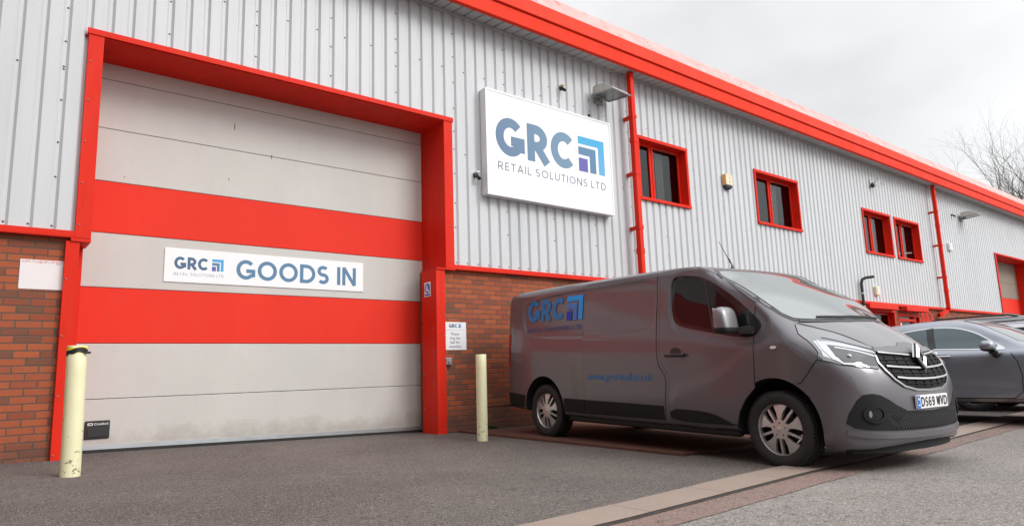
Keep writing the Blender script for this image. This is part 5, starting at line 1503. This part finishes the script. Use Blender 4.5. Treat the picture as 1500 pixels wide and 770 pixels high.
for k in range(-22, 23):
    for d in (-1, 1):
        a = k * .03; p = (a - d * .055 * 1.0, .372); q = (a + d * .055 * 1.0, .482)
        if abs(p[0]) < .53 and abs(q[0]) < .56: me_.append(front([p, q]))
band(VB, me_, DF, .0032, .012, .006).build('mesh_bars', M['black_plastic'], bi)
for s in (1, -1):
    ring = [(s * .685 + .075 * math.cos(t), .497 + .062 * math.sin(t)) for t in np.linspace(0, 2 * math.pi, 28, endpoint=False)]
    band(VB, [front(ring)], DF, .012, .018, .014, True).build('fog_lamp_ring', M['cladding_black'], bi)
    disc = [(s * .685 + .058 * math.cos(t), .497 + .048 * math.sin(t)) for t in np.linspace(0, 2 * math.pi, 24, endpoint=False)]
    fo = patch(VB, 'fog_lamp', front(disc), DF, .008, M['black_gloss'], bi, .03)
    patch(VB, 'fog_bulb', front([(s * .725 + .012 * math.cos(t), .497 + .028 * math.sin(t)) for t in np.linspace(0, 2 * math.pi, 16, endpoint=False)]), DF, .014, M['lamp_chrome'], fo, .02)
band(VB, [front([(.86, .350), (.72, .325), (.45, .315), (0, .312), (-.45, .315), (-.72, .325), (-.86, .350)])], DF, .020, .014, .016).build('bumper_lip', P_, van)
# under-lip following the nose
vv = np.linspace(-.80, .80, 41)
H, ok = VB.cast(np.stack([np.full(41, 4.8), vv, np.full(41, .29)], 1), np.array([-1., 0, 0]), 0, 1.6, 120)
m = MB(); V = []
for h_ in H:
    for du, z in ((-.075, .250), (-.070, .178), (-.12, .172), (-.14, .250)): V.append((h_[0] + du, -h_[1], z))
m.add(V, [(i * 4 + j, i * 4 + (j + 1) % 4, i * 4 + 4 + (j + 1) % 4, i * 4 + 4 + j) for i in range(40) for j in range(4)] + [(0, 1, 2, 3), (163, 162, 161, 160)])
m.build('front_lip', M['cladding_black'], van)
patch(VB, 'rear_bumper', [(0, v, z) for v, z in ((-.84, .60), (.84, .60), (.82, .38), (-.82, .38))], (-1, 0, 0), .010, M['cladding_black'], van, .06)
# sills, axle and exhaust shapes under the floor
m = MB()
for s in (1, -1): m.box(.47, 3.06, -s * .90, -s * .80, .235, .31, 0, .02)
m.box(-.55, 3.2, -.55, .55, .22, .30); m.tube([(0, -.7, .33), (0, .7, .33)], .05, 10); m.tube([(3.498, -.7, .33), (3.498, .7, .33)], .05, 10); m.tube([(.3, .35, .24), (2.6, .30, .22)], .05, 10)
m.build('underframe', M['underbody'], van)
for u in (0, WBASE):
    for s in (1, -1): wheel(van, u, s, .338, .215, .236, .905, R(0) if u == 0 else R(0))
H, ok = VB.cast(np.array([[2.42, .02, 3.0]]), np.array([0, 0, -1.]), 0, 2, 200); zt = float(H[0][2])
m = MB(); m.lathe([(.045, zt - .005), (.038, zt + .012), (.018, zt + .03), (.012, zt + .055)], (2.42, -.02, 0), 'z', 14); m.tube([(2.42, -.02, zt + .05), (2.25, -.02, zt + .36)], [.006, .003], 6); m.tube([(2.42, -.02, zt + .05), (2.38, -.02, zt + .14)], .007, 6); m.build('aerial', M['black_plastic'], van, .8)
# lettering on the driver's side
def on_side(a, b, c, off=.0075):
    H, ok = VB.cast(np.array([[a, 1.3, b]]), np.array([0, -1., 0]), 0.2, .6, 60)
    return (float(H[0][0]), -float(H[0][1]) - off - c, float(H[0][2]))
def cast_place(polys, off=.0075):
    pass
def put_cast(builder):
    """collect flat lettering first, then lay all of it on the side in one go"""
    r = builder(lambda a, b, c: (a, b, c))
    for o in (r if isinstance(r, list) else [r]): lay_on_side(o)
def lay_on_side(o):
    n = len(o.data.vertices); co = np.empty(n * 3, np.float32); o.data.vertices.foreach_get('co', co); co = co.reshape(-1, 3).astype(float)
    H, ok = VB.cast(np.stack([co[:, 0], np.full(n, 1.3), co[:, 1]], 1), np.array([0, -1., 0]), .2, .6, 60)
    out = np.stack([H[:, 0], -H[:, 1] - .0076 - co[:, 2], H[:, 2]], 1)
    o.data.vertices.foreach_set('co', out.astype(np.float32).ravel()); o.data.update(); return o
put_cast(lambda pl: put_word('letter', 'GRC', M['van_blue'], van, pl, -.40, 1.508, .835, .292, .24, .09))
put_cast(lambda pl: put_word('letter', 'RETAIL SOLUTIONS LTD', M['van_text'], van, pl, -.385, 1.370, 1.165, .054, .19, .28, .40))
put_cast(lambda pl: put_font('lettering', 'www.grcretail.co.uk', M['van_web'], van, pl, .925, .750, 1.10, .086, .009))
for x0, x1, z0, z1 in ((.475, .795, 1.487, 1.797),):
    n0 = set(bpy.data.objects.keys())
    logo_mark(van, lambda a, b, c: (a, b, c), x0, x1, z0, z1, (M['van_sky'], mat('van_vinyl_mid_blue', (.010, .13, .50), .25, coat=.4), M['van_deep']))
    for k in set(bpy.data.objects.keys()) - n0:
        o = bpy.data.objects[k]; n = len(o.data.vertices); co = np.empty(n * 3, np.float32); o.data.vertices.foreach_get('co', co); co = co.reshape(-1, 3).astype(float)
        H, ok = VB.cast(np.stack([co[:, 0], np.full(n, 1.3), co[:, 1]], 1), np.array([0, -1., 0]), .2, .6, 60)
        o.data.vertices.foreach_set('co', np.stack([H[:, 0], -H[:, 1] - .0076, H[:, 2]], 1).astype(np.float32).ravel()); o.data.update()
# ---- parked cars beyond the van
def car_root(name, X, Yr, label, sc=1.0):
    o = empty(name, (X, Yr, zg(X, Yr - 1.4)), R(-90), label, 'car'); o.scale = (sc, sc, sc); return o
# blue grey coupe
S = crom([(-.90, .36), (-.98, .45), (-1.02, .70), (-.97, .93), (-.75, 1.02), (-.40, 1.06), (.05, 1.17), (.50, 1.29), (.95, 1.365), (1.35, 1.395), (1.65, 1.385), (1.95, 1.30), (2.25, 1.155), (2.58, .995), (2.90, .945), (3.25, .87), (3.55, .77), (3.70, .62), (3.74, .45), (3.68, .30), (3.3, .27), (1.4, .28), (-.5, .30)], 10)
F = np.concatenate([[(-.2, .2)], crom([(.78, .2), (.87, .30), (.905, .42), (.915, .58), (.925, .72), (.93, .82), (.915, .90), (.86, .955), (.80, 1.04), (.735, 1.18), (.66, 1.30), (.56, 1.375), (.40, 1.41), (0, 1.425)], 8, False), [(-.2, 1.425)]])
T = np.concatenate([[(-1.02, -.2)], crom([(-1.02, 0), (-1.0, .5), (-.92, .74), (-.72, .86), (-.3, .92), (.6, .935), (2.0, .935), (2.9, .925), (3.3, .86), (3.55, .72), (3.70, .45), (3.74, 0)], 8, False), [(3.74, -.2)]])
CB = Body(S, F, T, (-1.05, 3.8, .96, .18, 1.45), lambda u, z: .10 * sst(1.2, 2.4, u), lambda u, z: .05, [(chaikin([(-.3, .50), (.6, .46), (2.35, .40), (2.35, .52), (.8, .60), (-.3, .62)], 2), .014, .10)], [(0, .34, .37), (2.85, .34, .37)], .01, .5)
coupe = car_root('coupe_car', 11.88, -2.93, 'blue grey coupe car parked just beyond the van, chrome line under its side window', 1.06)
body_obj(CB, .022, 'body', coupe, [M['coupe_paint'], M['underbody']], .40)
cwin = chaikin([(.35, 1.075), (.6, 1.155), (1.0, 1.245), (1.40, 1.288), (1.70, 1.272), (1.93, 1.195), (2.08, 1.095), (2.29, .955), (2.24, .945), (1.6, .972), (.9, .99), (.40, 1.02)], 2)
for s in (1, -1):
    fr_ = patch_side(CB, 'window_frame', cwin, s, .004, M['chrome'], coupe, .05)
    ins = np.array(cwin); c0 = ins.mean(0)
    gq_ = chaikin([(.39, 1.072), (.62, 1.144), (1.0, 1.231), (1.40, 1.273), (1.69, 1.257), (1.915, 1.183), (2.06, 1.087), (2.25, .960), (1.6, .986), (.9, 1.004), (.43, 1.032)], 2)
    patch_side(CB, 'side_window', gq_, s, .008, M['car_glass_blue'], coupe, .05)
    band(CB, [side([(1.42, .985), (1.39, 1.12), (1.37, 1.268)])], (0, s, 0), .045, .010, .004).build('pillar', M['black_gloss'], coupe)
    band(CB, [side([(2.12, .972), (2.08, 1.02), (2.05, 1.085)])], (0, s, 0), .010, .010, .004).build('window_bar', M['black_gloss'], coupe)
    band(CB, [side([(1.38, .96), (1.35, .70), (1.38, .40), (1.42, .34), (2.30, .34), (2.40, .42), (2.42, .62), (2.39, .80), (2.33, .90)])], (0, s, 0), .005, .0015, .003).build('panel_gap', M['underbody'], coupe)
    m = MB(); m.box(1.42, 1.66, -s * .932, -s * .955, .868, .892, 0, .008); m.build('door_handle', M['chrome'], coupe)
    patch_side(CB, 'handle_cup', [(1.54 + .09 * math.cos(t), .88 + .030 * math.sin(t)) for t in np.linspace(0, 2 * math.pi, 18, endpoint=False)], s, .002, M['coupe_paint'], coupe, .03)
    band(CB, [side([(.42, .325), (1.5, .318), (2.42, .318)])], (0, s, 0), .018, .008, .01).build('sill_strip', M['satin'], coupe)
    V, F_ = superell((2.13, -s * 1.03, 1.00), (.085, .115, .072), 2.7, 26, 14); m = MB(); m.add(V, [f for f in F_], 0)
    for k, f in enumerate(F_): m.M[k] = 1 if sum(V[i][2] for i in f) / 4 < .965 else 0
    mi = m.build('door_mirror', [M['coupe_paint'], M['black_gloss']], coupe, R(60))
    m = MB(); m.tube([(2.15, -s * 1.0, .95), (2.17, -s * .93, .91), (2.18, -s * .90, .885)], [.045, .04, .05], 10); m.build('mirror_arm', M['black_gloss'], mi)
    for u in (0, 2.85): wheel(coupe, u, s, .335, .225, .225, .915, 0, 'five')
def zed2(B, q):
    P = np.array([(a, b, 3.) for a, b in q]); H, ok = B.cast(P, np.array([0, 0, -1.]), 0, 2.8, 200); return [tuple(h) for h in H]
def glass_front(B, parent, top_u, bot_u, wt, wb, bow_, m, name='windscreen', D=(.45, 0, .89)):
    hq = [(top_u, 0), (top_u - .01, wt * .5), (top_u - .05, wt), ((top_u + bot_u) / 2 - .06, (wt + wb) / 2), (bot_u - bow_, wb), (bot_u - bow_ * .3, wb * .5), (bot_u, 0)]
    h3 = zed2(B, hq); return patch(B, name, h3 + [(a, -b, c) for a, b, c in reversed(h3)][1:-1], D, .005, m, parent, .06)
glass_front(CB, coupe, 1.80, 2.60, .56, .74, .22, M['windscreen'])
m = MB()
for v in (.0,): m.lathe([(.03, 1.40), (.012, 1.43)], (.2, 0, 0), 'z', 8)
band(CB, [[(-.98, -.5, .78), (-1.0, 0, .78), (-.98, .5, .78)]], (-1, 0, 0), .05, .006, .004).build('rear_plate', M['plate_white'], coupe)

def estate(name, X, Yr, label, paint_m, H, W, rails, win_m, x_front):
    k = H / 1.50
    S = crom([(-.85, .36), (-.95, .50), (-.98, .80), (-.93, 1.02), (-.78, 1.25 * k), (-.62, 1.42 * k), (-.40, 1.465 * k), (.4, 1.495 * k), (1.1, 1.50 * k), (1.55, 1.46 * k), (1.95, 1.30 * k), (2.45, 1.04 * k), (2.8, .98 * k), (3.3, .90 * k), (3.6, .78 * k), (3.72, .55), (3.66, .32), (3.2, .28), (1.2, .28), (-.5, .30)], 8)
    w = W / 2
    F = np.concatenate([[(-.2, .2)], crom([(w * .86, .2), (w * .95, .34), (w * .99, .6), (w, .8), (w * .985, .93 * k), (w * .92, 1.02 * k), (w * .85, 1.2 * k), (w * .77, 1.38 * k), (w * .68, 1.46 * k), (w * .5, 1.50 * k), (0, 1.515 * k)], 8, False), [(-.2, 1.515 * k)]])
    T = np.concatenate([[(-.98, -.2)], crom([(-.98, 0), (-.96, .5), (-.88, w * .85), (-.5, w), (2.8, w), (3.3, w * .92), (3.58, w * .72), (3.70, w * .4), (3.72, 0)], 8, False), [(3.72, -.2)]])
    B = Body(S, F, T, (-1.05, 3.8, w + .02, .18, H + .04), lambda u, z: .10 * sst(1.2, 2.4, u), lambda u, z: .05, (), [(0, .34, .38), (2.8, .34, .38)], .012, .5)
    c = car_root(name, X, Yr, label)
    body_obj(B, .032, 'body', c, [paint_m, M['underbody']], .40)
    wq = chaikin([(-.62, 1.06 * k), (-.50, 1.26 * k), (-.30, 1.365 * k), (.4, 1.405 * k), (1.1, 1.405 * k), (1.45, 1.36 * k), (1.85, 1.20 * k), (2.25, 1.01 * k), (1.5, .985 * k), (.4, 1.0 * k)], 2)
    for s in (1, -1):
        patch_side(B, 'window_frame', wq, s, .004, M['chrome'] if rails < 2 else M['black_gloss'], c, .06)
        g = [(-.52, 1.08 * k), (-.42, 1.23 * k), (-.26, 1.335 * k), (.4, 1.375 * k), (1.1, 1.375 * k), (1.42, 1.33 * k), (1.80, 1.18 * k), (2.10, 1.035 * k), (1.5, 1.01 * k), (.4, 1.025 * k)]
        patch_side(B, 'side_window', chaikin(g, 1), s, .008, win_m, c, .06)
        for u in (-.02, 1.02): band(B, [side([(u + .05, 1.02 * k), (u, 1.37 * k)])], (0, s, 0), .03, .010, .004).build('pillar', M['black_gloss'], c)
        if rails:
            H_, ok = B.cast(np.array([[u, s * w * .66, 3.] for u in np.linspace(-.35, 1.35, 10)]), np.array([0, 0, -1.]), 0, 2.6, 150)
            L = loc3(H_) + np.array([0, 0, .045]); L[0, 2] -= .045; L[-1, 2] -= .045
            m = MB(); m.tube([tuple(p) for p in L], .018, 8); m.build('roof_rail', M['satin'] if rails == 1 else M['black_plastic'], c, .8)
        V, F_ = superell((1.95, -s * (w + .12), 1.02 * k), (.08, .11, .085), 2.7, 20, 10); m = MB(); m.add(V, F_); m.build('door_mirror', paint_m, c, 3.2)
        m = MB(); m.box(.75, .98, -s * (w - .01), -s * (w + .025), .86 * k, .89 * k, 0, .008); m.box(-.2, .03, -s * (w - .01), -s * (w + .025), .87 * k, .90 * k, 0, .008); m.build('door_handle', M['satin'], c)
        for u in (0, 2.8): wheel(c, u, s, .335, .225, .22, w - .005, 0, 'five')
    glass_front(B, c, 1.62, 2.48, w * .64, w * .80, .22, M['windscreen'])
    return c
estate('estate_car', 14.50, -4.05, 'silver estate car behind the blue grey coupe, mostly hidden by it', M['silver_paint'], 1.52, 1.82, 1, M['car_glass'], 0)
estate('off_road_car', 17.75, -2.60, 'tall dark car with roof rails, farthest of the parked cars', M['black_paint'], 1.77, 1.88, 2, M['car_glass_blue'], 0)
TREES = [(70, 8, 26.5, 21, 'tallest bare winter tree above the far end of the roof, rightmost', .9),
         (63, 7.4, 20, 22, 'nearest and lowest bare winter tree above the far end of the roof, leftmost', 1.0),
         (76, 9.5, 28.5, 27, 'bare winter tree farthest behind the roof, between the other two', 1.0)]
# ------------------------------------------------------------------ bare trees beyond the unit, small weeds
def bare_tree(x, y, h, seed, label, spread=1.0):
    rd = random.Random(seed)
    o = empty('bare_tree', (x, y, zg(x, y)), 0, label, 'tree', 'bare winter trees beyond the roof')
    tr = MB(); cr = MB()
    def grow(p, d, L, r, depth):
        n = 4 if depth < 2 else 3
        pts = [p]; rad = [r]
        q = Vector(p); dd = Vector(d)
        for i in range(n):
            dd = (dd + Vector((rd.gauss(0, .13), rd.gauss(0, .13), rd.gauss(.02, .09)))).normalized()
            q = q + dd * (L / n); pts.append(tuple(q)); rad.append(r * (1 - .38 * (i + 1) / n))
        (tr if depth == 0 else cr).tube(pts, rad, 7 if depth < 2 else (4 if depth < 4 else 3), 0, False)
        if depth >= 6 or rad[-1] < .004: return
        k = rd.choice((2, 3, 3)) if depth < 5 else 2
        for j in range(k):
            a = rd.uniform(0, 2 * math.pi); sp = rd.uniform(.35, .75) * spread
            ax = dd.cross(Vector((math.cos(a), math.sin(a), .3))).normalized()
            nd = (dd * math.cos(sp) + ax * math.sin(sp)); nd.z += .12; nd.normalize()
            grow(tuple(q), nd, L * rd.uniform(.62, .86), rad[-1] * rd.uniform(.58, .8), depth + 1)
        if depth > 0:
            for j in range(2):
                i = rd.randint(1, n - 1); b = Vector(pts[i]); a = rd.uniform(0, 2 * math.pi)
                nd = (dd + Vector((math.cos(a), math.sin(a), rd.uniform(-.1, .5))) * .9).normalized()
                grow(tuple(b), nd, L * rd.uniform(.4, .62), rad[i] * .5, depth + 2)
    grow((0, 0, -.3), (0, 0, 1), h * .24, h * .016, 0)
    tr.build('trunk', M['bark'], o, 1.0); cr.build('crown', M['bark'], o, 1.0)
    return o
for a in TREES: bare_tree(*a)
def weed(x, y, seed, label):
    rd = random.Random(seed)
    o = empty('weed', (x, y, zg(x, y) + .028), 0, label, 'plant')
    m = MB()
    for k in range(46):
        a = rd.uniform(0, 2 * math.pi); L = rd.uniform(.03, .085); e = rd.uniform(.2, 1.2); r0 = rd.uniform(0, .05)
        p = Vector((r0 * 2.2 * math.cos(a), r0 * .5 * math.sin(a), 0)); d = Vector((math.cos(a) * math.cos(e), math.sin(a) * math.cos(e) * .6, math.sin(e))); sd = Vector((-math.sin(a), math.cos(a), 0)) * L * .22
        m.add([tuple(p), tuple(p + d * L * .5 + sd), tuple(p + d * L), tuple(p + d * L * .5 - sd)], [(0, 1, 2, 3)])
    m.build('leaves', M['leaf'], o)
    return o
weed(6.35, .02, 3, 'small green weed at the foot of the brickwork behind the rear of the van')
# grit and little stones lying on the tarmac
def grit():
    rd = random.Random(5); m = MB()
    for k in range(260):
        x = rd.uniform(-.5, 11); y = rd.uniform(-6.6, -.1) if k % 5 < 3 else -abs(rd.gauss(0, .12)) - .01; r = abs(rd.gauss(0, .0022)) + .0018
        if 5.6 < x < 9 and y > -4: continue
        z = zg(x, y) + .004 + r * .3
        V, F = superell((x, y, z), (r * rd.uniform(.8, 1.6), r * rd.uniform(.8, 1.4), r * .7), 2, 6, 4); m.add(V, F)
    o = m.build('grit', M['kerb'], None); o['kind'] = 'stuff'; o['label'] = 'pale grit scattered over the tarmac in front of the goods door'; o['category'] = 'grit'
grit()
bpy.context.view_layer.update()
print('objects', len(bpy.data.objects))
